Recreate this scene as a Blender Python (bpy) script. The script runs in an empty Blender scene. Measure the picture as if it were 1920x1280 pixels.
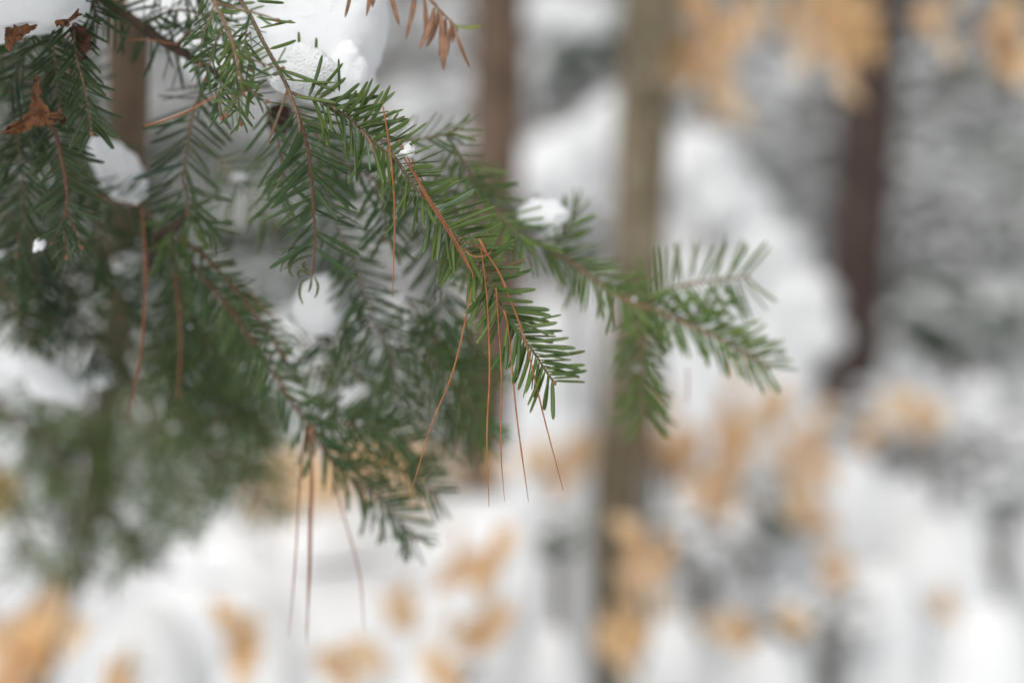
import bpy, math, random
import numpy as np
from mathutils import Vector, Matrix, noise as mnoise

R = math.radians
random.seed(11)
rng = np.random.default_rng(11)
scene = bpy.context.scene

# ------------------------------------------------------------------ camera
TILT = R(8.0)
LENS = 60.0
FOCUS = 0.82
CAMP = Vector((0, 0, 1.30))
SX = Vector((1, 0, 0))
FW = Vector((0, math.cos(TILT), -math.sin(TILT)))
SU = Vector((0, math.sin(TILT), math.cos(TILT)))
cam_data = bpy.data.cameras.new('camera')
cam = bpy.data.objects.new('camera', cam_data)
scene.collection.objects.link(cam)
cam.location = CAMP
cam.rotation_euler = (R(90) - TILT, 0, 0)
cam_data.lens = LENS
cam_data.sensor_width = 36
cam_data.clip_start = 0.02
cam_data.clip_end = 400
cam_data.dof.use_dof = True
cam_data.dof.focus_distance = FOCUS
cam_data.dof.aperture_fstop = 2.35
scene.camera = cam

# ------------------------------------------------------------------ overcast daylight
world = bpy.data.worlds.new('World')
scene.world = world
world.use_nodes = True
wn = world.node_tree
for n in list(wn.nodes):
    wn.nodes.remove(n)
sky = wn.nodes.new('ShaderNodeTexSky')
sky.sky_type = 'NISHITA'
sky.sun_disc = False
SUN_EL, SUN_AZ = R(52), R(205)
sky.sun_elevation = SUN_EL
sky.sun_rotation = SUN_AZ
sky.dust_density = 6
sky.air_density = 1.0
hsv = wn.nodes.new('ShaderNodeHueSaturation')      # cloud cover takes the blue out of the sky
hsv.inputs['Saturation'].default_value = 0.24
bg = wn.nodes.new('ShaderNodeBackground')
bg.inputs['Strength'].default_value = 0.12
wo = wn.nodes.new('ShaderNodeOutputWorld')
wn.links.new(sky.outputs[0], hsv.inputs['Color'])
wn.links.new(hsv.outputs[0], bg.inputs['Color'])
wn.links.new(bg.outputs[0], wo.inputs['Surface'])
sd = bpy.data.lights.new('sun', 'SUN')
sd.energy = 1.1
sd.angle = R(60)
sd.color = (1.0, 0.97, 0.93)
sun = bpy.data.objects.new('sun', sd)
scene.collection.objects.link(sun)
sdir = Vector((math.sin(SUN_AZ) * math.cos(SUN_EL), math.cos(SUN_AZ) * math.cos(SUN_EL), math.sin(SUN_EL)))
sun.rotation_euler = sdir.to_track_quat('Z', 'Y').to_euler()

vs = scene.view_settings
vs.view_transform = 'Standard'
vs.look = 'None'
vs.gamma = 1
vs.use_curve_mapping = False
vs.exposure = -0.14
scene.cycles.use_denoising = True
scene.cycles.max_bounces = 8
scene.cycles.diffuse_bounces = 4

# ------------------------------------------------------------------ helpers
def P(px, py, D):
    """a point of the place, seen at (px, py) of the 1920x1280 photograph, D metres deep"""
    k = D * 36.0 / LENS / 1920.0
    return CAMP + FW * D + SX * ((px - 960) * k) + SU * ((640 - py) * k)

def pxm(D):
    return D * 36.0 / LENS / 1920.0     # metres per pixel at depth D

def link(o):
    scene.collection.objects.link(o)
    return o

def mesh_from(name, V, F, mats, smooth=True, rnd=None, uv=None):
    me = bpy.data.meshes.new(name)
    V = np.asarray(V, dtype=np.float32).reshape(-1, 3)
    F = np.asarray(F, dtype=np.int32)
    k = F.shape[1]
    me.vertices.add(len(V)); me.vertices.foreach_set('co', V.ravel())
    me.loops.add(F.size); me.loops.foreach_set('vertex_index', F.ravel())
    me.polygons.add(len(F))
    me.polygons.foreach_set('loop_start', np.arange(0, F.size, k, dtype=np.int32))
    me.polygons.foreach_set('loop_total', np.full(len(F), k, dtype=np.int32))
    if rnd is not None:
        a = me.attributes.new('rnd', 'FLOAT', 'POINT'); a.data.foreach_set('value', np.asarray(rnd, dtype=np.float32))
    if uv is not None:
        a = me.attributes.new('st', 'FLOAT_VECTOR', 'POINT')
        uv3 = np.zeros((len(V), 3), dtype=np.float32); uv3[:, :2] = uv
        a.data.foreach_set('vector', uv3.ravel())
    me.update(calc_edges=True)
    me.validate()
    if smooth:
        me.polygons.foreach_set('use_smooth', np.ones(len(me.polygons), dtype=bool))
    for m in mats:
        me.materials.append(m)
    return me

def thing(name, label, cat, loc=(0, 0, 0), group=None):
    o = bpy.data.objects.new(name, None)
    o.empty_display_size = 0.02
    o.location = loc
    o['label'] = label; o['category'] = cat
    if group: o['group'] = group
    return link(o)

def part(name, me, parent, kind=None, label=None):
    o = bpy.data.objects.new(name, me)
    o.parent = parent
    if kind: o['kind'] = kind
    if label: o['label'] = label
    return link(o)

def solo(name, me, label, cat, loc=(0, 0, 0), group=None, kind=None):
    o = bpy.data.objects.new(name, me)
    o.location = loc
    o['label'] = label; o['category'] = cat
    if group: o['group'] = group
    if kind: o['kind'] = kind
    return link(o)

def spline(ctrl, step):
    """Catmull-Rom through control points; returns evenly spaced points"""
    C = [np.array(c, float) for c in ctrl]
    C = [2 * C[0] - C[1]] + C + [2 * C[-1] - C[-2]]
    out = []
    for i in range(1, len(C) - 2):
        p0, p1, p2, p3 = C[i - 1:i + 3]
        for k in range(24):
            t = k / 24
            out.append(0.5 * ((2 * p1) + (-p0 + p2) * t + (2 * p0 - 5 * p1 + 4 * p2 - p3) * t * t + (-p0 + 3 * p1 - 3 * p2 + p3) * t ** 3))
    out.append(C[-2])
    out = np.array(out)
    s = np.concatenate([[0], np.cumsum(np.linalg.norm(np.diff(out, axis=0), axis=1))])
    n = max(3, int(round(s[-1] / step)) + 1)
    q = np.linspace(0, s[-1], n)
    return np.stack([np.interp(q, s, out[:, k]) for k in range(3)], axis=1), s[-1]

def path(pts, step=0.002):
    return spline([tuple(P(*p)) for p in pts], step)

def tube(pts, rad, sides=8, bump=0.0, cap=True):
    pts = np.asarray(pts, float)
    n = len(pts)
    rad = np.full(n, rad) if np.isscalar(rad) else np.interp(np.linspace(0, 1, n), np.linspace(0, 1, len(rad)), rad)
    T = np.gradient(pts, axis=0)
    T /= np.linalg.norm(T, axis=1)[:, None] + 1e-12
    ref = np.array([0.31, -0.9, 0.3]) if abs(T[0] @ np.array([0.31, -0.9, 0.3])) < 0.9 else np.array([1., 0, 0])
    V = []
    u = None
    for i in range(n):
        if u is None:
            u = ref - (ref @ T[i]) * T[i]
        else:
            u = u - (u @ T[i]) * T[i]
        u /= np.linalg.norm(u)
        w = np.cross(T[i], u)
        a = np.arange(sides) / sides * 2 * math.pi
        rr = rad[i] * (1 + bump * rng.uniform(-1, 1, sides))
        V.append(pts[i] + (np.cos(a) * rr)[:, None] * u + (np.sin(a) * rr)[:, None] * w)
    V = np.concatenate(V)
    F = []
    for i in range(n - 1):
        for j in range(sides):
            k = (j + 1) % sides
            F.append((i * sides + j, i * sides + k, (i + 1) * sides + k, (i + 1) * sides + j))
    if cap:
        V = np.concatenate([V, [pts[0]], [pts[-1]]])
        a, b = len(V) - 2, len(V) - 1
        for j in range(sides):
            k = (j + 1) % sides
            F.append((a, k, j, j)) ; F.append((b, (n - 1) * sides + j, (n - 1) * sides + k, (n - 1) * sides + k))
    return V, F

def fixquads(F):
    return F

def tri(F):
    out = []
    for f in F:
        if f[2] == f[3]:
            out.append((f[0], f[1], f[2]))
        else:
            out.append((f[0], f[1], f[2])); out.append((f[0], f[2], f[3]))
    return out

class Acc:
    def __init__(s): s.V = []; s.F = []; s.n = 0; s.r = []; s.uv = []
    def add(s, V, F, rnd=None, uv=None):
        V = np.asarray(V, float)
        s.V.append(V); s.F.append(np.asarray(tri(F) if len(F[0]) == 4 else F, dtype=np.int64) + s.n)
        s.r.append(np.full(len(V), random.random() if rnd is None else rnd))
        s.uv.append(np.zeros((len(V), 2)) if uv is None else uv)
        s.n += len(V)
    def mesh(s, name, mats, off=(0, 0, 0), smooth=True):
        return mesh_from(name, np.concatenate(s.V) - np.array(off), np.concatenate(s.F), mats, smooth, np.concatenate(s.r), np.concatenate(s.uv))

def fbm(p, sc, o=3):
    v, a, f = 0, 1, sc
    for _ in range(o):
        v += a * mnoise.noise(Vector(p) * f); a *= 0.5; f *= 2.1
    return v

# ------------------------------------------------------------------ materials
def mat(name):
    m = bpy.data.materials.new(name)
    m.use_nodes = True
    nt = m.node_tree
    b = nt.nodes['Principled BSDF']
    return m, nt, b

def N(nt, t, **kw):
    n = nt.nodes.new(t)
    for k, v in kw.items():
        setattr(n, k, v)
    return n

def ramp(nt, stops, interp='LINEAR'):
    r = nt.nodes.new('ShaderNodeValToRGB')
    r.color_ramp.interpolation = interp
    el = r.color_ramp.elements
    while len(el) < len(stops): el.new(0.5)
    for e, (p, c) in zip(el, stops):
        e.position = p; e.color = (*c, 1)
    return r

def math_node(nt, op, a, b=None, c=None):
    n = nt.nodes.new('ShaderNodeMath'); n.operation = op
    for i, x in enumerate((a, b, c)):
        if x is None: continue
        if isinstance(x, (int, float)): n.inputs[i].default_value = x
        else: nt.links.new(x, n.inputs[i])
    return n.outputs[0]

def mixc(nt, f, a, b, mode='MIX'):
    n = nt.nodes.new('ShaderNodeMix'); n.data_type = 'RGBA'; n.blend_type = mode
    for sock, x in ((n.inputs[0], f), (n.inputs[6], a), (n.inputs[7], b)):
        if isinstance(x, (int, float)): sock.default_value = x
        elif isinstance(x, tuple): sock.default_value = (*x, 1)
        else: nt.links.new(x, sock)
    return n.outputs[2]

def needle_material(name, top_a, top_b, under_green, band, tipc):
    m, nt, b = mat(name)
    st = N(nt, 'ShaderNodeAttribute', attribute_name='st')
    sep = N(nt, 'ShaderNodeSeparateXYZ'); nt.links.new(st.outputs['Vector'], sep.inputs[0])
    u, v = sep.outputs[0], sep.outputs[1]
    at = N(nt, 'ShaderNodeAttribute', attribute_name='rnd')
    oi = N(nt, 'ShaderNodeObjectInfo')
    r = math_node(nt, 'FRACT', math_node(nt, 'ADD', at.outputs['Fac'], oi.outputs['Random']))
    top = mixc(nt, r, top_a, top_b)
    # pale groove line along the upper side, paler margins
    g = ramp(nt, [(0.0, (1, 1, 1)), (0.05, (.15, .15, .15)), (0.2, (0, 0, 0)), (0.25, (.55, .55, .55)), (0.30, (0, 0, 0)), (0.45, (.15, .15, .15)), (0.5, (1, 1, 1))])
    nt.links.new(u, g.inputs[0])
    top = mixc(nt, math_node(nt, 'MULTIPLY', g.outputs[0], 0.8), top, (0.17, 0.25, 0.10))
    bd = ramp(nt, [(0.5, (0, 0, 0)), (0.56, (0, 0, 0)), (0.60, (1, 1, 1)), (0.69, (1, 1, 1)), (0.73, (0, 0, 0)), (0.77, (0, 0, 0)), (0.81, (1, 1, 1)), (0.90, (1, 1, 1)), (0.94, (0, 0, 0))])
    nt.links.new(u, bd.inputs[0])
    und = mixc(nt, bd.outputs[0], under_green, band)
    isund = math_node(nt, 'GREATER_THAN', u, 0.5)
    col = mixc(nt, isund, top, und)
    # yellowish base and tip
    tp = ramp(nt, [(0.0, (1, 1, 1)), (0.07, (0, 0, 0)), (0.93, (0, 0, 0)), (1.0, (.8, .8, .8))])
    nt.links.new(v, tp.inputs[0])
    col = mixc(nt, tp.outputs[0], col, tipc)
    nz = N(nt, 'ShaderNodeTexNoise'); nz.inputs['Scale'].default_value = 600
    col = mixc(nt, math_node(nt, 'MULTIPLY', nz.outputs[0], 0.5), col, mixc(nt, 1.0, col, (0.6, 0.62, 0.5), 'MULTIPLY'))
    nt.links.new(col, b.inputs['Base Color'])
    b.inputs['Roughness'].default_value = 0.42
    b.inputs['Specular IOR Level'].default_value = 0.28
    return m

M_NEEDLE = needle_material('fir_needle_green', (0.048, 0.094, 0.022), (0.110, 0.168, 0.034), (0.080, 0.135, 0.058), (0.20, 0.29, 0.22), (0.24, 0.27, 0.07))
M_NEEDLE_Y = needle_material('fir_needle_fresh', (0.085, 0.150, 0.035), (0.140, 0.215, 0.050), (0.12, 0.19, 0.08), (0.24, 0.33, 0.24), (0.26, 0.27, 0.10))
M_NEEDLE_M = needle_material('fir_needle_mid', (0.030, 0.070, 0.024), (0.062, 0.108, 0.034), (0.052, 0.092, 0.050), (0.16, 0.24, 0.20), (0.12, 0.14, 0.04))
M_NEEDLE_D = needle_material('fir_needle_painted_shade', (0.014, 0.033, 0.013), (0.032, 0.058, 0.019), (0.030, 0.052, 0.027), (0.085, 0.13, 0.108), (0.10, 0.12, 0.04))  # darker copy of the needle green: shade of the upper left painted in
M_NEEDLE_BROWN = needle_material('fir_needle_dry', (0.13, 0.065, 0.03), (0.20, 0.11, 0.05), (0.2, 0.11, 0.05), (0.30, 0.19, 0.11), (0.3, 0.18, 0.09))

def bark_material(name, a, b_, sc=60, rough=0.85, streak=None):
    m, nt, b = mat(name)
    tc = N(nt, 'ShaderNodeTexCoord')
    nz = N(nt, 'ShaderNodeTexNoise'); nz.inputs['Scale'].default_value = sc; nz.inputs['Detail'].default_value = 6
    nt.links.new(tc.outputs['Object'], nz.inputs['Vector'])
    rp = ramp(nt, [(0.3, a), (0.7, b_)])
    nt.links.new(nz.outputs[0], rp.inputs[0])
    col = rp.outputs[0]
    if streak:
        vo = N(nt, 'ShaderNodeTexNoise'); vo.inputs['Scale'].default_value = sc * 3.1
        nt.links.new(tc.outputs['Object'], vo.inputs['Vector'])
        f = ramp(nt, [(0.58, (0, 0, 0)), (0.66, (1, 1, 1))]); nt.links.new(vo.outputs[0], f.inputs[0])
        col = mixc(nt, f.outputs[0], col, streak)
    nt.links.new(col, b.inputs['Base Color'])
    b.inputs['Roughness'].default_value = rough
    bp = N(nt, 'ShaderNodeBump'); bp.inputs['Strength'].default_value = 0.6; bp.inputs['Distance'].default_value = 0.5 / sc * 0.3
    nt.links.new(nz.outputs[0], bp.inputs['Height']); nt.links.new(bp.outputs[0], b.inputs['Normal'])
    return m

M_TWIG = bark_material('twig_bark', (0.065, 0.045, 0.028), (0.16, 0.115, 0.07), 420, 0.8, (0.38, 0.32, 0.24))
M_TWIG_RED = bark_material('twig_bark_reddish', (0.10, 0.045, 0.026), (0.20, 0.105, 0.064), 420, 0.75)
M_TWIG_TAN = bark_material('twig_bark_tan', (0.17, 0.105, 0.06), (0.30, 0.20, 0.125), 420, 0.75)
M_BOUGH = bark_material('bough_bark', (0.035, 0.022, 0.014), (0.085, 0.055, 0.036), 300, 0.85)
M_BUD = bark_material('bud', (0.20, 0.075, 0.035), (0.34, 0.15, 0.08), 900, 0.5)
M_PINE = bark_material('dead_pine_needle', (0.26, 0.088, 0.028), (0.43, 0.175, 0.060), 160, 0.45)
M_PINE_RED = bark_material('dead_pine_needle_red', (0.20, 0.062, 0.026), (0.32, 0.115, 0.048), 160, 0.45)
M_DRYLEAF = bark_material('dry_leaf', (0.07, 0.026, 0.010), (0.22, 0.085, 0.022), 170, 0.75, (0.018, 0.008, 0.005))
M_DRYTAN = bark_material('dry_hanging_leaf', (0.19, 0.095, 0.055), (0.36, 0.20, 0.12), 160, 0.7)
M_TRUNK_FIR = bark_material('bark_brown', (0.10, 0.066, 0.042), (0.18, 0.122, 0.08), 25)
M_TRUNK_TAN = bark_material('bark_olive', (0.115, 0.092, 0.056), (0.225, 0.182, 0.115), 14, 0.85, (0.34, 0.32, 0.25))
M_TRUNK_DARK = bark_material('bark_dark', (0.030, 0.018, 0.014), (0.065, 0.042, 0.032), 9)
M_TRUNK_RED = bark_material('bark_reddish', (0.085, 0.055, 0.036), (0.16, 0.110, 0.078), 16)
M_STICK = bark_material('bare_stick', (0.10, 0.085, 0.07), (0.20, 0.175, 0.15), 30)
M_FARGREEN = bark_material('far_fir_foliage', (0.035, 0.065, 0.030), (0.070, 0.110, 0.050), 30)

M_GREYGREEN = bark_material('grey_green_foliage', (0.05, 0.065, 0.042), (0.11, 0.13, 0.09), 30)

def snow_material(name, grain, col=(0.86, 0.88, 0.90), dirt=0.0, gscale=1.0):
    m, nt, b = mat(name)
    tc = N(nt, 'ShaderNodeTexCoord')
    b.inputs['Base Color'].default_value = (*col, 1)
    b.inputs['Roughness'].default_value = 0.65
    b.inputs['Specular IOR Level'].default_value = 0.25
    n1 = N(nt, 'ShaderNodeTexNoise'); n1.inputs['Scale'].default_value = 900 * gscale; n1.inputs['Detail'].default_value = 5
    n2 = N(nt, 'ShaderNodeTexVoronoi'); n2.inputs['Scale'].default_value = 1400 * gscale
    nt.links.new(tc.outputs['Object'], n1.inputs['Vector']); nt.links.new(tc.outputs['Object'], n2.inputs['Vector'])
    h = math_node(nt, 'ADD', n1.outputs[0], math_node(nt, 'MULTIPLY', n2.outputs['Distance'], 0.5))
    bp = N(nt, 'ShaderNodeBump'); bp.inputs['Strength'].default_value = grain; bp.inputs['Distance'].default_value = 0.0007 / gscale
    nt.links.new(h, bp.inputs['Height']); nt.links.new(bp.outputs[0], b.inputs['Normal'])
    if dirt:
        n3 = N(nt, 'ShaderNodeTexNoise'); n3.inputs['Scale'].default_value = 700; n3.inputs['Detail'].default_value = 2
        nt.links.new(tc.outputs['Object'], n3.inputs['Vector'])
        f = ramp(nt, [(0.68, (0, 0, 0)), (0.73, (1, 1, 1))]); nt.links.new(n3.outputs[0], f.inputs[0])
        c = mixc(nt, math_node(nt, 'MULTIPLY', f.outputs[0], dirt), col, (0.10, 0.09, 0.08))
        nt.links.new(c, b.inputs['Base Color'])
    return m
M_SNOW = snow_material('snow_fresh', 0.7)
M_SNOW_GRAIN = snow_material('snow_granular', 1.0, dirt=0.7)
M_SNOW_FAR = snow_material('snow_soft', 0.2, (0.84, 0.858, 0.87), gscale=0.05)

def beech_material():
    m, nt, b = mat('beech_leaf_tan')
    oi = N(nt, 'ShaderNodeObjectInfo')
    rp = ramp(nt, [(0.0, (0.82, 0.50, 0.22)), (0.3, (0.86, 0.66, 0.44)), (0.55, (0.84, 0.55, 0.26)), (0.8, (0.87, 0.74, 0.57)), (1.0, (0.66, 0.38, 0.17))])
    nt.links.new(oi.outputs['Random'], rp.inputs[0])
    st = N(nt, 'ShaderNodeAttribute', attribute_name='st')
    w = N(nt, 'ShaderNodeTexWave'); w.inputs['Scale'].default_value = 3
    nt.links.new(st.outputs['Vector'], w.inputs['Vector'])
    col = mixc(nt, math_node(nt, 'MULTIPLY', w.outputs['Fac'], 0.25), rp.outputs[0], (0.58, 0.36, 0.17))
    nt.links.new(col, b.inputs['Base Color'])
    b.inputs['Roughness'].default_value = 0.55
    tr = N(nt, 'ShaderNodeBsdfTranslucent'); nt.links.new(col, tr.inputs['Color'])
    mx = N(nt, 'ShaderNodeMixShader'); mx.inputs[0].default_value = 0.4
    nt.links.new(b.outputs[0], mx.inputs[1]); nt.links.new(tr.outputs[0], mx.inputs[2])
    nt.links.new(mx.outputs[0], nt.nodes['Material Output'].inputs['Surface'])
    return m
M_BEECH = beech_material()

# ------------------------------------------------------------------ THE SETTING: snowy ground rising to a wooded slope
def ground_h(x, y):
    hill = max(0.0, y - 9.0)
    h = 0.16 * hill + 0.0035 * hill * hill if hill < 60 else 22
    h += 0.10 * fbm((x, y, 0.3), 0.55, 3) * min(1, max(0.2, y / 6))
    h += 0.05 * fbm((x, y, 4.3), 2.1, 2)
    return h

nx, ny = 120, 170
xs = np.sinh(np.linspace(-3.2, 3.2, nx)); xs = xs / xs.max() * 70
ys = np.concatenate([np.linspace(-25, 1.5, 16), np.linspace(1.8, 12, 90), 12 + np.geomspace(0.3, 68, ny - 106)])
V = [(x, y, ground_h(x, y)) for y in ys for x in xs]
F = [(j * nx + i, j * nx + i + 1, (j + 1) * nx + i + 1, (j + 1) * nx + i) for j in range(len(ys) - 1) for i in range(nx - 1)]
g = bpy.data.objects.new('snowy_ground', mesh_from('snowy_ground', V, F, [M_SNOW_FAR]))
g['kind'] = 'structure'
g['label'] = 'snow-covered forest floor rising to a slope behind the trees'
link(g)

# ---- tree trunks
def trunk_mesh(ctrl, rads, material, name, bump=0.05, sides=18, step=0.06):
    pts, L = spline(ctrl, step)
    V, F = tube(pts, rads, sides, bump)
    return mesh_from(name, V, tri(F), [material])

def stick_set(acc, base, tip_dir, L, r, n, spread=0.8, depth=1):
    """bare side branches leaving a stem"""
    for _ in range(n):
        t = random.uniform(0.1, 1)
        p = np.array(base) + np.array(tip_dir) * t
        a = random.uniform(0, 2 * math.pi)
        d = np.array([math.cos(a), math.sin(a), random.uniform(-0.3, 0.7)])
        d /= np.linalg.norm(d)
        q = p + d * L * random.uniform(0.4, 1) + np.array([0, 0, -0.15 * L * random.random()])
        mid = (p + q) / 2 + np.array([0, 0, 0.06 * L])
        V, F = tube(np.array([p, mid, q]), [r, r * .7, r * .3], 4, 0)
        acc.add(V, F)

def tree(label, ctrl, rads, material, branches=6, bl=0.5, group='tree trunks standing in the snow behind the fir branches', br0=None):
    base = Vector(ctrl[-1])
    t = thing('forest_tree', label, 'tree', base, group)
    off = np.array(base)
    me = trunk_mesh([tuple(np.array(c) - off) for c in ctrl], rads, material, 'trunk')
    part('trunk', me, t)
    top = np.array(ctrl[0]) - off
    for k in range(branches):
        z = random.uniform(0.45, 1.0) if br0 is None else br0[k % len(br0)]
        p = top * z
        a = random.uniform(0, 2 * math.pi)
        d = np.array([math.cos(a), math.sin(a) * .6 + .4, random.uniform(0.0, 0.6)])
        q = p + d * bl * random.uniform(0.6, 1.2)
        acc = Acc()
        V, F = tube(np.array([p, (p + q) / 2 + [0, 0, .03], q]), [rads[0] * .28, rads[0] * .2, rads[0] * .06], 6, 0)
        acc.add(V, F)
        part('branch', acc.mesh('branch', [material]), t)
    return t

def wpt(px, py, D):
    return tuple(P(px, py, D))

def down_to_ground(p, q):
    """continue the line p->q until it meets the ground"""
    p, q = Vector(p), Vector(q)
    d = (q - p).normalized()
    if d.z > -0.2: d = Vector((d.x * .2, 0, -1)).normalized()
    x = q.copy()
    for _ in range(400):
        if x.z <= ground_h(x.x, x.y) - 0.03: break
        x += d * 0.02
    return tuple(x)

def px_tree(label, pts, D, wpx, material, **kw):
    ctrl = [wpt(p[0], p[1], p[2] if len(p) > 2 else D) for p in pts]
    # above the frame the stem goes on up
    a, b = np.array(ctrl[0]), np.array(ctrl[1])
    up = a + (a - b) / np.linalg.norm(a - b) * kw.pop('above', 2.0)
    ctrl = [tuple(up)] + ctrl + [down_to_ground(ctrl[-2], ctrl[-1])]
    n = len(ctrl)
    r = wpx * 0.5 * pxm(D)
    rads = np.linspace(r * 0.85, r * 1.12, n)
    return tree(label, ctrl, list(rads), material, **kw)

px_tree('pale olive-brown slender trunk right of the hanging pine needles, running the full height', [(1222, 0, 2.55), (1204, 300, 2.65), (1192, 560, 2.75), (1163, 850, 2.9), (1152, 1050, 3.0), (1160, 1275, 3.1)], 2.55, 108, M_TRUNK_TAN, branches=3, bl=0.4)
px_tree('reddish brown trunk behind the top of the sharp fir branch', [(935, 0), (928, 300), (918, 640), (895, 880)], 3.0, 98, M_TRUNK_RED, branches=2, bl=0.3)
px_tree('dark brown thick trunk at right rising from the snow', [(1640, 0), (1622, 300), (1604, 560), (1592, 692)], 5.8, 112, M_TRUNK_DARK, branches=4, bl=1.0)
px_tree('brown stem close behind the dark fir boughs at left', [(243, 0, 1.06), (240, 250, 1.10), (232, 520, 1.2), (190, 820, 1.6), (130, 1100, 2.2), (90, 1240, 2.5)], 1.06, 82, M_TRUNK_FIR, branches=0, above=0.6)
far = [(1880, 9.5, 46), (1440, 15, 46), (1330, 17, 34), (1745, 14, 40), (1075, 16, 40), (790, 12, 44), (655, 16, 30), (560, 14, 40), (430, 12, 42), (1000, 20, 26), (1530, 20, 30), (1810, 20, 26), (735, 10, 40)]
nm = ['far dark trunk near the right edge under the top orange leaves', 'far thin trunk left of the dark trunk among pale twigs', 'far thin trunk behind the arched snow mound',
      'far trunk in the grey woods right of the dark trunk', 'far trunk between the reddish and the olive trunks', 'far trunk behind the dried brown leaves at top',
      'thin far trunk hidden behind the big snow clump', 'far trunk behind the snow clump and the fir fork', 'far trunk in the pale gap between fir boughs', 'thin far trunk just right of the reddish trunk',
      'thin far trunk just left of the dark trunk', 'thin far trunk in the woods at far right', 'far grey trunk right of the big snow clump']
for (px, D, w), l in zip(far, nm):
    x0 = P(px, 640, D).x
    yy = P(px, 640, D).y
    z0 = ground_h(x0, yy)
    lean = random.uniform(-.3, .3)
    ctrl = [(x0 + lean, yy, z0 + 7), (x0 + lean * .5, yy, z0 + 3.5), (x0, yy, z0 - .1)]
    r = w * .5 * pxm(D)
    tree(l, ctrl, [r * .6, r * .9, r * 1.15], M_TRUNK_DARK if w > 38 else M_TRUNK_RED, branches=5, bl=1.2)

# ---- snow mounds (shrubs buried in snow)
def dome(cx, cy, zt, rx, ry, p=2.4, nz=0.06, seed=0.0, n=(40, 22)):
    zb = ground_h(cx, cy) - 0.06
    H = zt - zb
    V = []; nu, nv = n
    for j in range(nv + 1):
        t = j / nv
        ang = t * math.pi / 2
        rr = math.sin(ang) ** (2 / p); hh = math.cos(ang) ** (2 / p)
        for i in range(nu):
            a = i / nu * 2 * math.pi
            x, y, z = rx * rr * math.cos(a), ry * rr * math.sin(a), H * hh
            k = 1 + nz * 2.2 * fbm((x * 3 + seed, y * 3, z * 3), 1.6, 3)
            V.append((cx + x * k, cy + y * k, zb + z * (1 + nz * .6 * fbm((x, y + seed, z), 3.0, 2))))
    F = [(j * nu + i, (j + 1) * nu + i, (j + 1) * nu + (i + 1) % nu, j * nu + (i + 1) % nu) for j in range(nv) for i in range(nu)]
    return V, F

def mound(label, lobes, group='snow-buried shrubs on the forest floor'):
    acc = Acc(); first = None
    for k, (px, py, D, wpx, ratio, p) in enumerate(lobes):
        top = P(px, py, D)
        rx = wpx * pxm(D)
        V, F = dome(top.x, top.y, top.z, rx, rx * ratio, p, seed=k * 7.3 + px)
        acc.add(V, [tuple(reversed(f)) for f in F])
        if first is None: first = Vector((top.x, top.y, ground_h(top.x, top.y)))
    return solo('snow_mound', acc.mesh('snow_mound', [M_SNOW_FAR], first), label, 'snow mound', first, group)

mound('large bright rounded snow mound below the fir branches, bottom centre', [(900, 925, 2.6, 240, .7, 2.6), (620, 950, 2.7, 260, .6, 3.2), (640, 1010, 2.85, 420, .5, 3.6), (760, 1090, 2.45, 300, .5, 3.4), (640, 1060, 2.5, 390, .4, 5.0), (400, 1090, 2.4, 230, .5, 4.0), (420, 985, 2.6, 180, .7, 2.6)])
mound('white snow mound behind the tip of the right fir branch', [(1455, 520, 3.9, 70, .8, 2.2), (1490, 660, 3.8, 60, .8, 2.2), (1400, 640, 3.8, 90, .8, 2.4)])
mound('smaller snow mound in the bottom left corner before the large one', [(270, 1125, 2.2, 150, .7, 2.8), (480, 1190, 2.15, 150, .6, 2.6)])
mound('low snow mound at the bottom between the tan leaf clusters', [(830, 1215, 2.1, 170, .6, 2.6), (640, 1240, 2.1, 150, .6, 2.6), (1030, 1170, 2.3, 95, .8, 2.4)])
mound('broad snow mound filling the space under the arching sapling', [(1350, 480, 4.6, 130, .8, 2.2), (1430, 600, 4.5, 120, .8, 2.2)])
mound('bright snow mound directly behind the sharp fir tip', [(1030, 560, 3.7, 95, .8, 2.4), (1060, 760, 3.5, 90, .8, 2.4)])
mound('snow mound right of the olive trunk at the bottom edge', [(1330, 1010, 3.0, 130, .7, 2.6), (1260, 1150, 2.9, 110, .7, 2.6), (1430, 1190, 2.7, 130, .7, 2.6)])
mound('pale snow mound in the lower right corner', [(1760, 960, 3.2, 150, .7, 2.6), (1640, 1050, 3.0, 130, .7, 2.6), (1850, 1120, 2.9, 130, .7, 2.6)])
mound('snow mound between the tan leaf clusters at lower right', [(1600, 850, 3.8, 110, .7, 2.5), (1700, 900, 3.7, 100, .7, 2.5)])
mound('small snow mound near the right edge at mid height', [(1840, 705, 5.0, 62, .8, 2.5)])
mound('snow mound at the foot of the dark trunk', [(1420, 700, 5.2, 100, .8, 2.5), (1560, 760, 5.2, 80, .8, 2.5)])

def blob(c, rad, nu=12, nv=7, nz=.18):
    V = []; sd_ = random.uniform(0, 99)
    for j in range(nv + 1):
        ph = j / nv * math.pi
        for i in range(nu):
            th = i / nu * 2 * math.pi
            d = (math.sin(ph) * math.cos(th), math.sin(ph) * math.sin(th), math.cos(ph))
            k = 1 + nz * 2 * mnoise.noise(Vector(d) * 1.7 + Vector((sd_, 0, 0)))
            V.append((c[0] + d[0] * rad[0] * k, c[1] + d[1] * rad[1] * k, c[2] + d[2] * rad[2] * k))
    F = [(j * nu + i, (j + 1) * nu + i, (j + 1) * nu + (i + 1) % nu, j * nu + (i + 1) % nu) for j in range(nv) for i in range(nu)]
    return V, F

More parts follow.
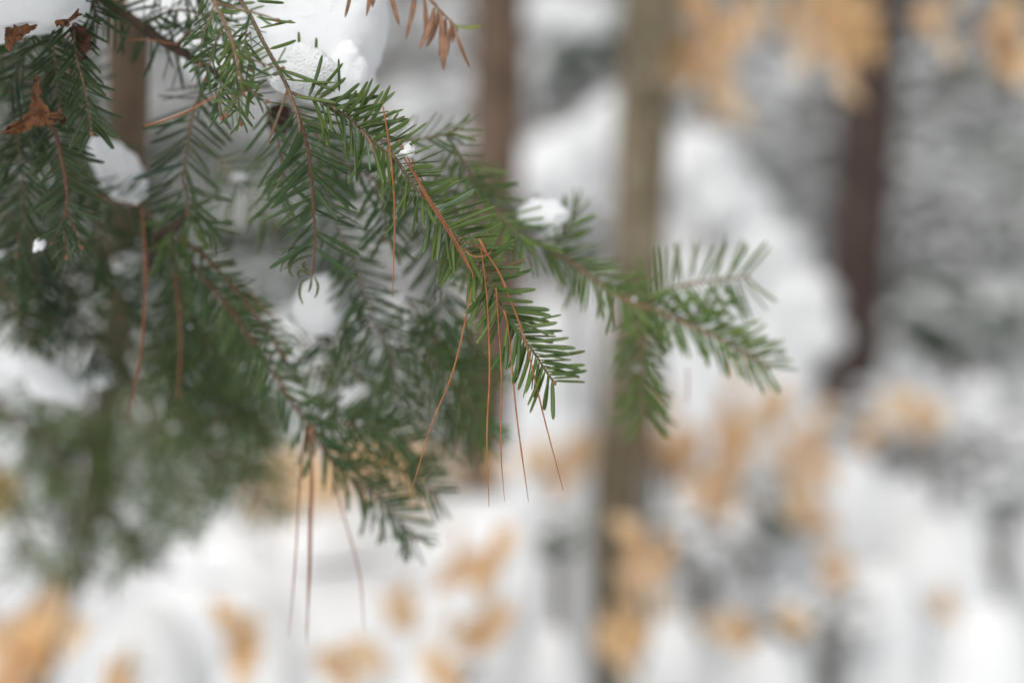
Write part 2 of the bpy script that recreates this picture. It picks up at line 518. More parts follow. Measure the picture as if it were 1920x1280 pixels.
# ---- bare snow-loaded shrubs
def shrub(label, px, py, D, wpx, hpx, n, snow=0.6, mat_=M_STICK, name='snowy_shrub', cat='shrub', group='bare twiggy shrubs loaded with snow', thick=1.0, pads=0):
    c = P(px, py, D)
    base = Vector((c.x, c.y, ground_h(c.x, c.y)))
    t = thing(name, label, cat, base, group)
    rx, rz = wpx * pxm(D), hpx * pxm(D)
    off = np.array(base)
    st, sn = Acc(), Acc()
    root = np.array(base)
    stems = []
    for k in range(5):
        e = np.array([c.x + random.uniform(-.5, .5) * rx, c.y + random.uniform(-.4, .4) * rx, c.z + random.uniform(-.2, .9) * rz])
        m_ = root + (e - root) * np.array([0.3, 0.3, 0.6])
        V, F = tube(spline([tuple(root), tuple(m_), tuple(e)], 0.1)[0], [0.012, 0.008, 0.003], 5, 0)
        st.add(V, F)
    part('stem', st.mesh('stem', [M_STICK], off), t)
    tw = Acc()
    for k in range(n):
        v = rng.normal(0, 1, 3); v /= np.linalg.norm(v); v *= random.random() ** 0.4
        p = np.array(c) + v * np.array([rx, rx * .8, rz])
        a = random.uniform(0, 2 * math.pi)
        d = np.array([math.cos(a), math.sin(a), random.uniform(-.45, .35)])
        L = random.uniform(.35, .8) * min(rx, .45) * 1.1
        q = p + d * L
        mid = (p + q) / 2 + np.array([0, 0, .1 * L])
        r = random.uniform(.0025, .0055) * thick * (0.6 + 0.12 * D)
        V, F = tube(np.array([p, mid, q]), [r, r, r * .4], 4, 0, cap=False)
        tw.add(V, F)
        if random.random() < snow:
            h = r * random.uniform(2.0, 4.2)
            zz = np.array([0, 0, h * .8 + r * .5])
            V, F = tube(np.array([p + zz, mid + zz, q + zz]), [h * .6, h, h * .5], 5, .15, cap=True)
            sn.add(V, F)
    for k in range(int(pads)):
        v = rng.normal(0, 1, 3); v /= np.linalg.norm(v); v *= random.random() ** 0.4
        q = random.uniform(16, 36) * pxm(D)
        V, F = blob(np.array(c) + v * np.array([rx, rx * .8, rz]), (q * random.uniform(.8, 1.5), q, q * random.uniform(.35, .8)), 10, 6)
        sn.add(V, F)
    part('twigs', tw.mesh('twigs', [mat_], off), t, kind='stuff')
    if sn.n:
        part('snow_load', sn.mesh('snow_load', [M_SNOW_FAR], off), t, kind='stuff')
    return t

shrub('grey twiggy shrub with snow left of the dark trunk in the upper right', 1430, 230, 9, 170, 150, 1300, .4, pads=26)
shrub('twiggy shrub behind the olive trunk at the top', 1330, 250, 8, 110, 130, 600, .45, M_GREYGREEN, pads=14)
shrub('snow-laced shrub right of the dark trunk, upper', 1770, 250, 8, 130, 160, 1700, .25, M_GREYGREEN, pads=14)
shrub('snow-laced shrub right of the dark trunk, middle height', 1800, 470, 7, 150, 140, 1700, .28, M_GREYGREEN, pads=20)
shrub('grey shrub at the right edge above the small snow mound', 1850, 620, 6, 120, 70, 900, .3, M_GREYGREEN, pads=10)
shrub('twiggy shrub at mid height between arch mound and dark trunk', 1500, 420, 9, 90, 170, 700, .5, pads=22)
shrub('grey shrub in the gap right of the big snow clump', 780, 90, 7, 110, 90, 500, .3)
shrub('snowy shrub above the sharp branch, left of the reddish trunk', 820, 230, 6, 90, 60, 350, .85)
shrub('shrub behind and right of the reddish trunk at the top', 1050, 110, 6, 90, 90, 500, .45, M_GREYGREEN, pads=8)
shrub('twiggy shrub under the slanted snow mound', 1050, 420, 5, 90, 70, 300, .6)
shrub('dusky shrub among the tan leaves right of centre', 1420, 930, 3.6, 90, 90, 420, .3, M_GREYGREEN, pads=4)
shrub('low grey twigs between snow mounds at the lower right', 1760, 820, 4.2, 150, 60, 420, .5, pads=10)
shrub('grey-green twigs in front of the snow at the far lower right edge', 1880, 880, 3.6, 70, 110, 380, .4, M_GREYGREEN, pads=6)
shrub('sparse grey twigs above the low slanted tan leaves', 1310, 1010, 2.9, 80, 60, 140, .5, pads=4)
shrub('low twigs in the snow at the bottom right', 1560, 1160, 2.9, 70, 50, 120, .4, pads=5)
shrub('grey twigs in the pale gap between the left boughs', 450, 480, 4.5, 100, 130, 468, .15, M_GREYGREEN)
shrub('dense grey twigs behind the pale gap between the left boughs', 470, 420, 5.5, 110, 190, 1260, .15, M_GREYGREEN)
shrub('grey twigs behind the left fir boughs', 300, 420, 5.8, 110, 200, 1080, .15, M_GREYGREEN)
shrub('grey twiggy shrub behind the descending fir twig', 640, 400, 5.6, 110, 190, 1440, .15, M_GREYGREEN)
shrub('grey twiggy shrub behind the sharp branch, above its centre', 800, 400, 5.2, 110, 170, 700, .4)
shrub('grey twigs behind the blurred right fir branch base', 1060, 440, 5.4, 90, 90, 400, .35)
shrub('twigs left of the brown stem in the upper left', 90, 300, 5.5, 110, 260, 700, .3)
shrub('small dark green fir sapling in the far wood at the right edge', 1895, 310, 7, 45, 60, 600, .1, M_FARGREEN, 'fir_sapling', 'sapling', 'small firs in the far wood')
shrub('small dark green fir sapling behind the shrubs at lower right', 1790, 600, 5.8, 90, 60, 600, .15, M_FARGREEN, 'fir_sapling', 'sapling', 'small firs in the far wood')
shrub('small dark green fir sapling between the upper two trunks', 1100, 90, 5.5, 80, 55, 800, .1, M_FARGREEN, 'fir_sapling', 'sapling', 'small firs in the far wood')
shrub('small grey-green fir sapling by the lower tan leaves', 1405, 985, 3.4, 55, 60, 350, .15, M_FARGREEN, 'fir_sapling', 'sapling', 'small firs in the far wood', thick=.8)
shrub('small grey-green fir sapling in the snow right of the olive trunk bottom', 1480, 1160, 2.8, 40, 40, 200, .2, M_FARGREEN, 'fir_sapling', 'sapling', 'small firs in the far wood', thick=.8)
shrub('grey-green sapling between snow mounds left of the olive trunk', 1045, 1010, 2.45, 34, 50, 200, .2, M_FARGREEN, 'fir_sapling', 'sapling', 'small firs in the far wood', thick=.8)

# far-off wood, one mass of snowy twigs
acc, sn = Acc(), Acc()
for k in range(9000):
    D = random.uniform(11, 30)
    x = random.uniform(-.42, .42) * D * 1.1
    y = D
    z = ground_h(x, y) + random.random() ** 1.3 * 5.5
    a = random.uniform(0, 2 * math.pi); L = random.uniform(.3, 1.2)
    d = np.array([math.cos(a), math.sin(a), random.uniform(-.4, .5)]) * L
    p = np.array([x, y, z]); q = p + d; mid = (p + q) / 2 + [0, 0, .06]
    r = random.uniform(.01, .03) * D / 15
    V, F = tube(np.array([p, mid, q]), [r, r, r * .4], 3, 0, cap=False); acc.add(V, F)
    if random.random() < .62:
        h = r * random.uniform(1.3, 2.6); zz = np.array([0, 0, h])
        V, F = tube(np.array([p + zz, mid + zz, q + zz]), [h * .6, h, h * .4], 4, 0, cap=False); sn.add(V, F)
w = solo('far_wood', acc.mesh('far_wood', [M_STICK]), 'grey far-off wood of bare snowy twigs filling the background', 'woods', kind='stuff')
part('snow_load', sn.mesh('snow_load', [M_SNOW_FAR]), w, kind='stuff')

# ---- beech saplings with marcescent tan leaves
def beech_leaf_mesh(seed):
    r_ = random.Random(seed)
    V, uv = [], []
    nl, nw = 10, 6
    wide = r_.uniform(.19, .29)
    curl = r_.uniform(-.5, .9); fold = r_.uniform(.2, .6); bend = r_.uniform(-.6, .6)
    for i in range(nl + 1):
        t = i / nl
        w = math.sin(math.pi * t ** 0.85) ** 0.85 * wide * (1 - .12 * t) + .004
        for j in range(-nw // 2, nw // 2 + 1):
            s = j / (nw / 2)
            x = t - .5
            y = w * s
            z = fold * abs(y) + curl * y * y * 2 + bend * (t - .5) ** 2 + .02 * math.sin(t * 40) * abs(s)
            V.append((x, y + .05 * bend * math.sin(t * 3), z)); uv.append((t, s))
    nn = nw + 1
    F = [(i * nn + j, i * nn + j + 1, (i + 1) * nn + j + 1, (i + 1) * nn + j) for i in range(nl) for j in range(nw)]
    V = [tuple(Vector(v) + Vector((.5, 0, 0))) for v in V]
    return mesh_from('leaf', V, F, [M_BEECH], uv=uv)
LEAF = [beech_leaf_mesh(k) for k in range(7)]

def beech(label, px, py, D, wpx, hpx, n, size=.066, ang=None):
    """a leafy sapling top: leaves hang along a few thin twigs"""
    base = P(px, py + hpx * 1.3, D + .05)
    t = thing('beech_branch', label, 'beech branch', base, 'beech branches holding tan winter leaves')
    off = np.array(base)
    k = pxm(D)
    tw = []
    nt_ = max(2, n // 5)
    for q in range(nt_):
        ex = P(px + random.uniform(-.8, .8) * wpx, py - random.uniform(.1, .9) * hpx, D + random.uniform(-.04, .04))
        pts, L = spline([tuple(base), tuple((base + ex) / 2 + Vector((random.uniform(-.03, .03), 0, .02))), tuple(ex)], .03)
        V, F = tube(pts - off, [.0035, .0022, .001], 5, 0)
        a = Acc(); a.add(V, F)
        part('twig', a.mesh('twig', [M_STICK]), t)
    for q in range(int(n * 1.35)):
        c = P(px + random.gauss(0, .55) * wpx, py + random.gauss(0, .58) * hpx, D + random.uniform(-.08, .08))
        o = part('leaf', random.choice(LEAF), t)
        s = size * random.uniform(.7, 1.25)
        dn = Vector((random.uniform(-.8, .8) + (ang or 0), random.uniform(-.5, .5), -1)).normalized()
        nrm = Vector((random.uniform(-1.6, 1.6), -1, random.uniform(-.5, .9)))
        z = (nrm - dn * nrm.dot(dn)).normalized(); y = z.cross(dn)
        M = Matrix((dn, y, z)).transposed().to_4x4()
        o.matrix_local = Matrix.Translation(c - base - dn * s * .5) @ M @ Matrix.Diagonal((s, s, s, 1))
    return t

B = [
 ('tan leaves against snow just right of the olive trunk, mid height', 1250, 830, 2.9, 48, 80, 10, 0),
 ('tall cluster of tan leaves behind the tip of the right fir branch', 1345, 870, 2.9, 55, 110, 15, 0),
 ('tan leaves directly under the right fir branch tip', 1370, 770, 3.1, 36, 40, 5, 0),
 ('round cluster of tan leaves, third from the olive trunk', 1505, 890, 2.9, 52, 100, 12, .2),
 ('small tan leaves above the round cluster', 1460, 775, 3.1, 40, 30, 4, 0),
 ('pair of tan leaves below the dark trunk', 1635, 810, 3.0, 26, 45, 4, .2),
 ('bright tan leaves below and right of the dark trunk', 1730, 805, 3.0, 34, 60, 6, .5),
 ('orange-tan leaves in front of the olive trunk at the bottom', 1195, 1130, 2.3, 48, 110, 13, .25),
 ('tan leaves on the large snow mound left of the olive trunk', 905, 1095, 2.1, 60, 95, 10, -.5),
 ('small tan leaf cluster low on the large snow mound', 742, 1130, 2.15, 24, 28, 3, 0),
 ('tan leaves sticking out of the snow near the bottom edge', 462, 1215, 1.95, 34, 75, 6, .1),
 ('tan leaf in the bottom left snow mound', 230, 1270, 1.95, 24, 34, 3, 0),
 ('brownish tan leaves in the bottom left corner', 60, 1190, 1.9, 75, 90, 14, 0),
 ('pale tan leaves at the bottom between the snow lobes', 640, 1240, 2.0, 60, 24, 3, 1),
 ('tan leaves at the bottom edge right of the pale ones', 870, 1265, 1.95, 45, 20, 2, .5),
 ('broad band of tan leaves behind the lower fir sprays', 720, 890, 2.5, 150, 55, 15, 1.0),
 ('tan leaves behind the hanging brown needles at left centre', 560, 930, 2.3, 60, 40, 7, 0),
 ('tan leaves left of the olive trunk at mid height', 1085, 845, 2.9, 42, 38, 5, 0),
 ('small tan leaves just above the large snow mound', 1000, 885, 2.7, 50, 26, 5, 0),
 ('tan leaves on top of the lower right snow mound', 1565, 1065, 2.8, 38, 36, 5, 0),
 ('thin slanted row of tan leaves in the lower right snow', 1410, 1175, 2.6, 75, 26, 6, 1.2),
 ('small brown leaf in the snow in the lower right', 1755, 1135, 2.7, 24, 22, 2, .5),
 ('hanging orange leaves at the top right of the olive trunk', 1330, 75, 2.6, 66, 105, 20, .1),
 ('wide cluster of orange leaves at the top left of the dark trunk', 1545, 45, 2.7, 75, 75, 18, 0),
 ('pale leaves at the top right of the dark trunk', 1745, 30, 2.9, 45, 45, 5, 0),
 ('orange leaves crossing before the dark trunk at the top', 1630, 60, 2.75, 30, 50, 4, 0),
 ('pale tan leaves between the two orange clusters at the top', 1450, 30, 2.9, 30, 40, 3, 0),
 ('orange leaves at the top right corner', 1895, 90, 2.6, 32, 95, 10, .1),
 ('pale leaf trace below the top orange leaves', 1320, 190, 3.3, 30, 40, 3, .2),
 ('orange leaves at the left edge in front of the snow', 5, 910, 1.6, 22, 40, 3, 0),
]
for l, x, y, D, w_, h_, n_, an in B:
    beech(l, x, y, D, w_, h_, n_, ang=an)

# ------------------------------------------------------------------ FIR NEEDLES
def needle_geo(rings, prof, curve, twist=0.0, L=1.0, w=0.093, th=0.032):
    """one flat blunt fir needle along +X, upper side +Z with a groove"""
    prof = np.array(prof)
    W = [(0, .40), (.05, .55), (.14, .88), (.4, 1.0), (.8, .98), (.93, .80), (.985, .45), (1, .12)]
    xs_, ws_ = zip(*W)
    ts = [0, .05, .16, .35, .55, .74, .88, .96, 1.0] if rings == 9 else [0, .12, .5, .9, 1.0]
    V, uv = [], []
    for t in ts:
        ww = np.interp(t, xs_, ws_)
        a = curve[0] * t * t; b = curve[1] * t * t * (1.5 - t * .5)
        for (y, z, uu) in prof:
            tw = twist * t
            yy, zz = y * w * ww, z * th * (ww * .6 + .4)
            V.append((t * (1 - .25 * (abs(a) ** 2 + abs(b) ** 2)), a + yy * math.cos(tw) - zz * math.sin(tw), b + yy * math.sin(tw) + zz * math.cos(tw)))
            uv.append((uu, t))
    n = len(prof)
    F = []
    for i in range(len(ts) - 1):
        for j in range(n):
            k = (j + 1) % n
            F.append((i * n + j, i * n + k, (i + 1) * n + k, (i + 1) * n + j))
    return np.array(V), F, np.array(uv)
# profile runs: left margin -> top -> right margin -> under side; u 0..0.5 upper, 0.5..1 under
PROF8 = [(-.5, .02, .0), (-.26, .50, .13), (0, .18, .25), (.26, .50, .37), (.5, .02, .49), (.26, -.35, .65), (0, -.55, .75), (-.26, -.35, .86)]
PROF5 = [(-.5, .0, .02), (0, .4, .22), (.5, .0, .48), (.25, -.5, .66), (-.25, -.5, .85)]
CURV = [(0, 0), (.06, .05), (-.06, .05), (.03, .12), (-.03, -.06), (.12, .0), (-.12, .02), (0, .2)]
def close(F, n, nr):
    b = (nr - 1) * n
    F = list(F)
    for j in range(1, n - 1):
        F.append((b, b + j, b + j + 1, b + j + 1))
        F.append((0, j + 1, j, j))
    return F
NEED = {}
HIGH = []
for key, m_ in (('g', M_NEEDLE), ('m', M_NEEDLE_M), ('y', M_NEEDLE_Y), ('d', M_NEEDLE_D), ('b', M_NEEDLE_BROWN)):
    NEED[key] = []
    first = key == 'g'
    for c in CURV:
        V, F, uv = needle_geo(9, PROF8, c, random.uniform(-.3, .3))
        F = tri(close([tuple(reversed(f)) for f in F], 8, 9))
        if first: HIGH.append((V, F, uv))
        NEED[key].append(mesh_from('needle', V, F, [m_], uv=uv, rnd=np.full(len(V), random.random())))
LOW = []
for c in CURV:
    V, F, uv = needle_geo(5, PROF5, c, 0)
    LOW.append((V, tri([tuple(reversed(f)) for f in F]), uv))
BUD_V, BUD_F = tube(np.array([(0, 0, 0), (.3, 0, 0), (.65, 0, 0), (.9, 0, 0), (1, 0, 0)]), [.28, .46, .42, .2, .05], 10, .05)

TOC = -FW

def grow(tobj, off, pts, L, dens=270, nlen=.020, a=(60, 38), up=(1.0, 0.3), esp=24, emean=8, sides=(1, 1), kind='g', indiv=True, ar=0,
         t0=0.0, t1=1.0, nvar=.19, dead=.006, tip=True, roll=44, drift=0, bud=True, fine=False):
    """set needles in two ranks along a twig. dens: needles per metre of twig"""
    U0 = (TOC * up[0] + SU * up[1] + SX * drift).normalized()
    n = int(L * dens * (t1 - t0))
    acc = Acc()
    cnt = 0
    s = 1
    for i in range(n):
        t = t0 + (t1 - t0) * (i + random.uniform(-.4, .4)) / max(n, 1)
        t = min(max(t, 0), 1)
        f = t * (len(pts) - 1); k = min(int(f), len(pts) - 2); fr = f - k
        p = Vector(pts[k] * (1 - fr) + pts[k + 1] * fr)
        T = Vector(pts[min(k + 2, len(pts) - 1)] - pts[max(k - 1, 0)]).normalized()
        U = (U0 - T * U0.dot(T)).normalized()
        Ls = T.cross(U)
        s = -s
        if random.random() > sides[0 if s > 0 else 1]: continue
        endf = max(0.0, (t - .88) / .12) if tip else 0
        ang = R(a[0] + (a[1] - a[0]) * t + (ar if s < 0 else 0) + random.gauss(0, 7.5) - endf * 14 * random.random())
        e = R(random.gauss(emean, esp))
        d = (T * math.cos(ang) + (Ls * s * math.cos(e) + U * math.sin(e)) * math.sin(ang)).normalized()
        d = (d + Vector((0, 0, -.05))).normalized()
        nr = (U + Ls * s * random.gauss(0, .25) - T * .25)
        q = R(random.gauss(0, roll))
        nr = (nr - d * nr.dot(d)).normalized()
        nr = (nr * math.cos(q) + d.cross(nr) * math.sin(q)).normalized()
        y = nr.cross(d)
        ln = nlen * random.uniform(1 - nvar, 1 + nvar) * (0.72 if t < .04 else 1) * (1 - .18 * endf)
        # swap curve sign with side
        M = Matrix((d * ln, y * ln, nr * ln)).transposed()
        v = random.randrange(len(CURV))
        pb = p + d * .0004
        if indiv:
            kk = kind if random.random() > dead else 'b'
            o = bpy.data.objects.new('needle', NEED[kk][v])
            o.parent = tobj
            wf = random.uniform(.85, 1.2) * (.020 / nlen) ** .5
            M2 = Matrix((d * ln, y * ln * wf, nr * ln * wf)).transposed().to_4x4()
            M2.translation = pb - off
            o.matrix_local = M2
            link(o)
            cnt += 1
        else:
            V, F, uv = (HIGH if fine else LOW)[v]
            W = V @ np.array(M).T + np.array(pb)
            acc.add(W, F, uv=uv)
    if not indiv and acc.n:
        part('needles', acc.mesh('needles', [{'g': M_NEEDLE, 'y': M_NEEDLE_Y, 'm': M_NEEDLE_M, 'd': M_NEEDLE_D}[kind]], off), tobj, kind='stuff')
    return cnt

def twig_mesh(pts, rad, material, off, name='twig'):
    V, F = tube(pts, rad, 8, .12)
    # leaf-peg bumps
    return mesh_from(name, V - np.array(off), tri(F), [material])

def bud(parent, off, pts, size=.0022):
    T = Vector(pts[-1] - pts[-3]).normalized()
    me = mesh_from('bud', np.array(BUD_V) * size, tri(BUD_F), [M_BUD])
    o = part('bud', me, parent)
    q = T.to_track_quat('X', 'Z')
    o.matrix_local = Matrix.Translation(Vector(pts[-1]) - off - T * .0006) @ q.to_matrix().to_4x4()

DENS = 2.15
TWIGS = []
class Branch:
    left = {}
    def __init__(s, label, origin, group='fir branches coming in from the upper left'):
        s.off = P(*origin)
        s.t = thing('fir_branch', label, 'fir branch', s.off, group)
        s.count = 0
    def twig(s, pts, rad, material=None, name='twig', **kw):
        w_, L = path(pts)
        TWIGS.append((w_, pts[len(pts) // 2]))
        material = material or M_TWIG
        o = part(name, twig_mesh(w_, [r * pxm(pts[0][2]) for r in rad], material, s.off, name), s.t)
        if kw.pop('bare', False): return o
        if kw.get('bud', True): bud(o, s.off, w_)
        D = pts[len(pts) // 2][2]
        kw['dens'] = kw.get('dens', 270) * DENS
        kw['fine'] = abs(D - FOCUS) < .06
        est = L * kw['dens']
        if kw.get('indiv', True) and s.count + est > 305: kw['indiv'] = False
        s.count += grow(o, s.off, w_, L, **kw)
        return o

# ------------------------------------------------------------------ FIR BRANCHES
# the sharp branch
b = Branch('sharply focused fir branch running from the top down to the lit green tip', (450, -20, .838))
b.twig([(445, -30, .84), (452, 0, .838), (470, 32, .835), (497, 85, .83), (522, 130, .827), (540, 165, .825)], [4.6, 4.2, 3.8],
       dens=50, nlen=.015, a=(75, 70), up=(.6, .8), sides=(1, .15), esp=40, emean=5, bud=False, tip=False)
stem0 = list(b.t.children)[0]
def set_needle(parent, off, x0, y0, x1, y1, D, v=0, kind='g', dz=0.0, roll=0.0, w=1.0):
    p0, p1 = P(x0, y0, D), P(x1, y1, D + dz)
    d = (p1 - p0); ln = d.length; d.normalize()
    nr = (TOC + SU * .35); nr = (nr - d * nr.dot(d)).normalized()
    nr = nr * math.cos(roll) + d.cross(nr) * math.sin(roll)
    y = nr.cross(d)
    o = bpy.data.objects.new('needle', NEED[kind][v]); o.parent = parent
    k = w * (.019 / ln) ** .8
    M = Matrix((d * ln, y * ln * k, nr * ln * k)).transposed().to_4x4(); M.translation = p0 - off
    o.matrix_local = M; link(o)
for q in [(482, 2, 533, 6, .836, 0), (481, 32, 553, 49, .832, 1), (488, 53, 548, 39, .833, 0), (506, 92, 557, 80, .828, 1), (527, 131, 632, 164, .823, 6), (535, 149, 628, 161, .822, 1),
          (597, 179, 644, 154, .821, 0), (552, 182, 633, 186, .820, 6), (562, 100, 560, 60, .846, 0), (590, 110, 598, 72, .846, 1), (636, 172, 635, 110, .829, 0), (632, 150, 645, 152, .84, 0),
          (478, 5, 437, 8, .838, 0), (476, 45, 440, 53, .834, 2), (487, 66, 452, 84, .83, 0), (498, 88, 458, 108, .828, 1), (513, 125, 476, 142, .825, 0), (518, 138, 478, 150, .825, 2),
          (640, 214, 672, 172, .82, 1), (650, 222, 690, 152, .822, 0), (665, 232, 697, 146, .823, 2), (676, 240, 719, 170, .82, 0), (684, 250, 736, 163, .82, 1), (660, 226, 712, 158, .824, 0),
          (668, 236, 757, 205, .818, 0), (676, 240, 745, 212, .818, 1)]:
    set_needle(stem0, b.off, q[0], q[1], q[2], q[3], q[4], q[5], roll=random.gauss(0, .5), w=1.05)
b.twig([(538, 162, .825), (552, 200, .826), (572, 258, .832), (583, 320, .84), (588, 400, .85), (592, 440, .855), (586, 500, .86), (583, 530, .862)], [4, 3.6, 2.6, 1.6],
       M_TWIG_RED, dens=300, nlen=.0235, a=(64, 56), t0=.1, t1=.84, up=(1, .25), sides=(1, .9), bud=False, tip=False, kind='m')
b.twig([(541, 172, .825), (570, 183, .823), (600, 189, .822), (640, 212, .82), (668, 234, .82), (692, 260, .82), (716, 278, .82), (740, 296, .82), (765, 333, .82), (790, 366, .82),
        (815, 392, .82), (840, 428, .82), (861, 451, .82), (887, 489, .82), (914, 522, .82), (932, 560, .82), (955, 597, .82)], [3.6, 3.2, 3.4, 3.0, 2.8],
       dens=470, nlen=.0212, a=(52, 54), ar=17, up=(1, .25), esp=32, emean=10, bud=False, tip=False, t0=.07)
b.twig([(953, 594, .82), (977, 629, .819), (1004, 665, .819), (1026, 699, .818), (1039, 717, .818)], [2.6, 2.4, 2.2],
       dens=520, nlen=.0200, a=(54, 50), ar=5, up=(1, .15), esp=20, emean=8, sides=(1, 1))
# stubby dead side shoots
b.twig([(676, 244, .818), (690, 260, .816), (700, 282, .815), (708, 303, .815)], [2.2, 2.6, 2.2, .6], M_TWIG_TAN, name='dry_shoot', bare=True)
b.twig([(540, 165, .822), (530, 195, .818), (515, 235, .815), (503, 268, .813)], [2.4, 2.8, 2.4, 1.8], M_TWIG_TAN, name='dry_shoot', bare=True)
b.twig([(540, 168, .82), (552, 200, .818), (560, 225, .818), (562, 250, .818)], [2.6, 3.4, 3.0, 1.0], M_TWIG_TAN, name='dry_shoot', bare=True)
# curled withered needles at the end of the descending twig
tw = b.twig([(590, 470, .86), (586, 505, .862), (584, 520, .862)], [1.4, 1.6, 2.4], M_TWIG_RED, bare=True)
for cc in [[(586, 462), (550, 466), (522, 470)], [(586, 464), (555, 478), (532, 492), (525, 510)], [(586, 478), (560, 486), (532, 506)], [(550, 492), (542, 506), (549, 519)],
           [(578, 508), (568, 500), (570, 492), (574, 498)], [(580, 516), (568, 508), (558, 510), (562, 522)], [(580, 522), (566, 530), (562, 552), (568, 570)],
           [(584, 522), (582, 538), (578, 548)], [(590, 520), (596, 535), (594, 550), (590, 558)], [(600, 472), (618, 482), (628, 497), (633, 505)], [(596, 440), (604, 455), (600, 468)]]:
    w_, L = path([(x, y, .862) for x, y in cc], .001)
    V, F = tube(w_, [.0003, .0007, .0007, .0003], 6, 0)
    part('needle', mesh_from('needle', V - np.array(b.off), tri(F), [M_NEEDLE_D]), tw)

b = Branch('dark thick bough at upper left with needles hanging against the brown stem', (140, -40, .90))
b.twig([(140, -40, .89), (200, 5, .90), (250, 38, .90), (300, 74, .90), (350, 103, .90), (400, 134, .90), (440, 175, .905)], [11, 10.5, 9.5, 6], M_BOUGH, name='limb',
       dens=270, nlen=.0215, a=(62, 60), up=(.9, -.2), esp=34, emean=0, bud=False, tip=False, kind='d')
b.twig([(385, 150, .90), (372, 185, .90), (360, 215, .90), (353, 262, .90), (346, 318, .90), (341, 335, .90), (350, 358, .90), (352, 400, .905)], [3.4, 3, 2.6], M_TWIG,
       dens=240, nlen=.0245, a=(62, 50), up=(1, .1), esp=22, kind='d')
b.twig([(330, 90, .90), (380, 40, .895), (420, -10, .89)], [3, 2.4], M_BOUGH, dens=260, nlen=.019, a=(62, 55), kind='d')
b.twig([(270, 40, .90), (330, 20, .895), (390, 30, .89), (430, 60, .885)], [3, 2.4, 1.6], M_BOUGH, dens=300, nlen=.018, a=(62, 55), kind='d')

b = Branch('short-needled pale brown twigs just before the sharp branch at the top', (385, -40, .775))
b.twig([(380, -40, .775), (396, -5, .775), (418, 35, .775), (436, 80, .775), (446, 120, .775), (456, 175, .772)], [4.5, 3.6, 2.4], M_TWIG_TAN,
       dens=300, nlen=.0115, a=(58, 50), up=(1, .1), esp=45)
b.twig([(405, 5, .775), (450, 18, .777), (490, 28, .78), (520, 38, .785)], [3, 2.4, 1.4], M_TWIG_TAN, dens=70, nlen=.009, a=(60, 50))
b.twig([(436, 80, .775), (462, 105, .778), (500, 122, .782), (530, 128, .79)], [2.2, 1.8, 1.2], M_TWIG_TAN, dens=200, nlen=.010, a=(55, 50), esp=50)
b.twig([(430, 70, .79), (440, 120, .80), (446, 165, .806), (449, 205, .81), (452, 232, .812)], [2.4, 2, 1.6], M_TWIG, dens=300, nlen=.011, a=(52, 34), esp=40)
for e in ([(400, 20, .79), (380, 70, .79), (375, 120, .79)], [(425, 40, .79), (400, 90, .79), (385, 150, .80)], [(470, 20, .80), (460, 80, .80), (470, 130, .80)], [(440, 130, .79), (470, 170, .79), (500, 190, .79)], [(420, 130, .81), (410, 180, .81), (415, 220, .81)]):
    b.twig(e, [1.8, 1.5, 1.0], M_TWIG_TAN, dens=260, nlen=.0115, a=(54, 38), esp=50, kind='m')
b.twig([(456, 170, .775), (440, 190, .775), (425, 215, .777)], [1.6, 1.0], M_TWIG, dens=240, nlen=.010, a=(50, 40), esp=50)
b.twig([(500, 150, .80), (475, 165, .798), (440, 180, .795)], [1.8, 1.2], M_TWIG, dens=240, nlen=.012, a=(50, 40), esp=50)
b.twig([(470, 60, .80), (440, 95, .80), (410, 115, .80)], [1.8, 1.2], M_TWIG, dens=240, nlen=.011, a=(50, 40), esp=50)

b = Branch('blurred fir branch reaching right behind the sharp tip and forking in three', (690, 262, 0.892))
b.twig([(690, 262, 0.897), (740, 262, 0.897), (790, 260, 0.897), (840, 250, 0.897), (868, 240, 0.897)], [2.6, 2.4, 1.8], M_TWIG_RED, dens=230, nlen=0.0164, a=(52, 32), up=(.7, .7), esp=40, bud=False)
b.twig([(838, 252, 0.902), (862, 290, 0.907), (890, 340, 0.912), (925, 385, 0.948), (975, 430, 0.958), (1038, 470, 0.963)], [3, 3, 3.2], M_TWIG, dens=300, nlen=0.0223, a=(58, 52), up=(.8, .5), esp=32, bud=False, tip=False)
b.twig([(1036, 469, 0.963), (1090, 505, 0.963), (1150, 550, 0.963), (1210, 575, 0.963), (1250, 590, 0.963), (1290, 608, 0.963), (1370, 645, 0.963), (1440, 688, 0.963)], [5.2, 4.8, 4.2, 3.2], M_TWIG_TAN,
       dens=420, nlen=0.0217, a=(58, 42), up=(1, .2), esp=28, kind='y')
b.twig([(1208, 573, 0.963), (1245, 546, 0.968), (1300, 531, 0.973), (1360, 523, 0.978), (1402, 518, 0.978)], [3.8, 3.2, 2.4], M_TWIG_TAN, dens=324, nlen=0.0249, a=(76, 58), up=(1, .1), esp=20, nvar=.1, kind='y')
b.twig([(1210, 578, 0.968), (1201, 630, 0.978), (1202, 690, 0.988), (1203, 740, 0.998), (1206, 785, 1.008)], [3.8, 3.2, 2.4], M_TWIG_TAN, dens=408, nlen=0.0228, a=(60, 40), up=(1, .1), esp=26, kind='y')
b.twig([(1036, 468, 0.963), (1060, 435, 0.963), (1078, 402, 0.963)], [2.8, 2.2, 1.6], M_TWIG, dens=408, nlen=0.0170, a=(46, 28), up=(1, .1), esp=34, kind='y')
b.twig([(1290, 606, 0.968), (1320, 580, 0.968), (1350, 560, 0.973)], [2, 1.6, 1.2], M_TWIG_TAN, dens=336, nlen=0.0170, a=(50, 30), up=(1, .1), esp=34, kind='y')
b.twig([(925, 385, 0.912), (960, 430, 0.907), (1000, 460, 0.902)], [2, 1.6, 1.2], M_TWIG, dens=396, nlen=0.0201, a=(60, 44), up=(1, .1), esp=34, kind='y')

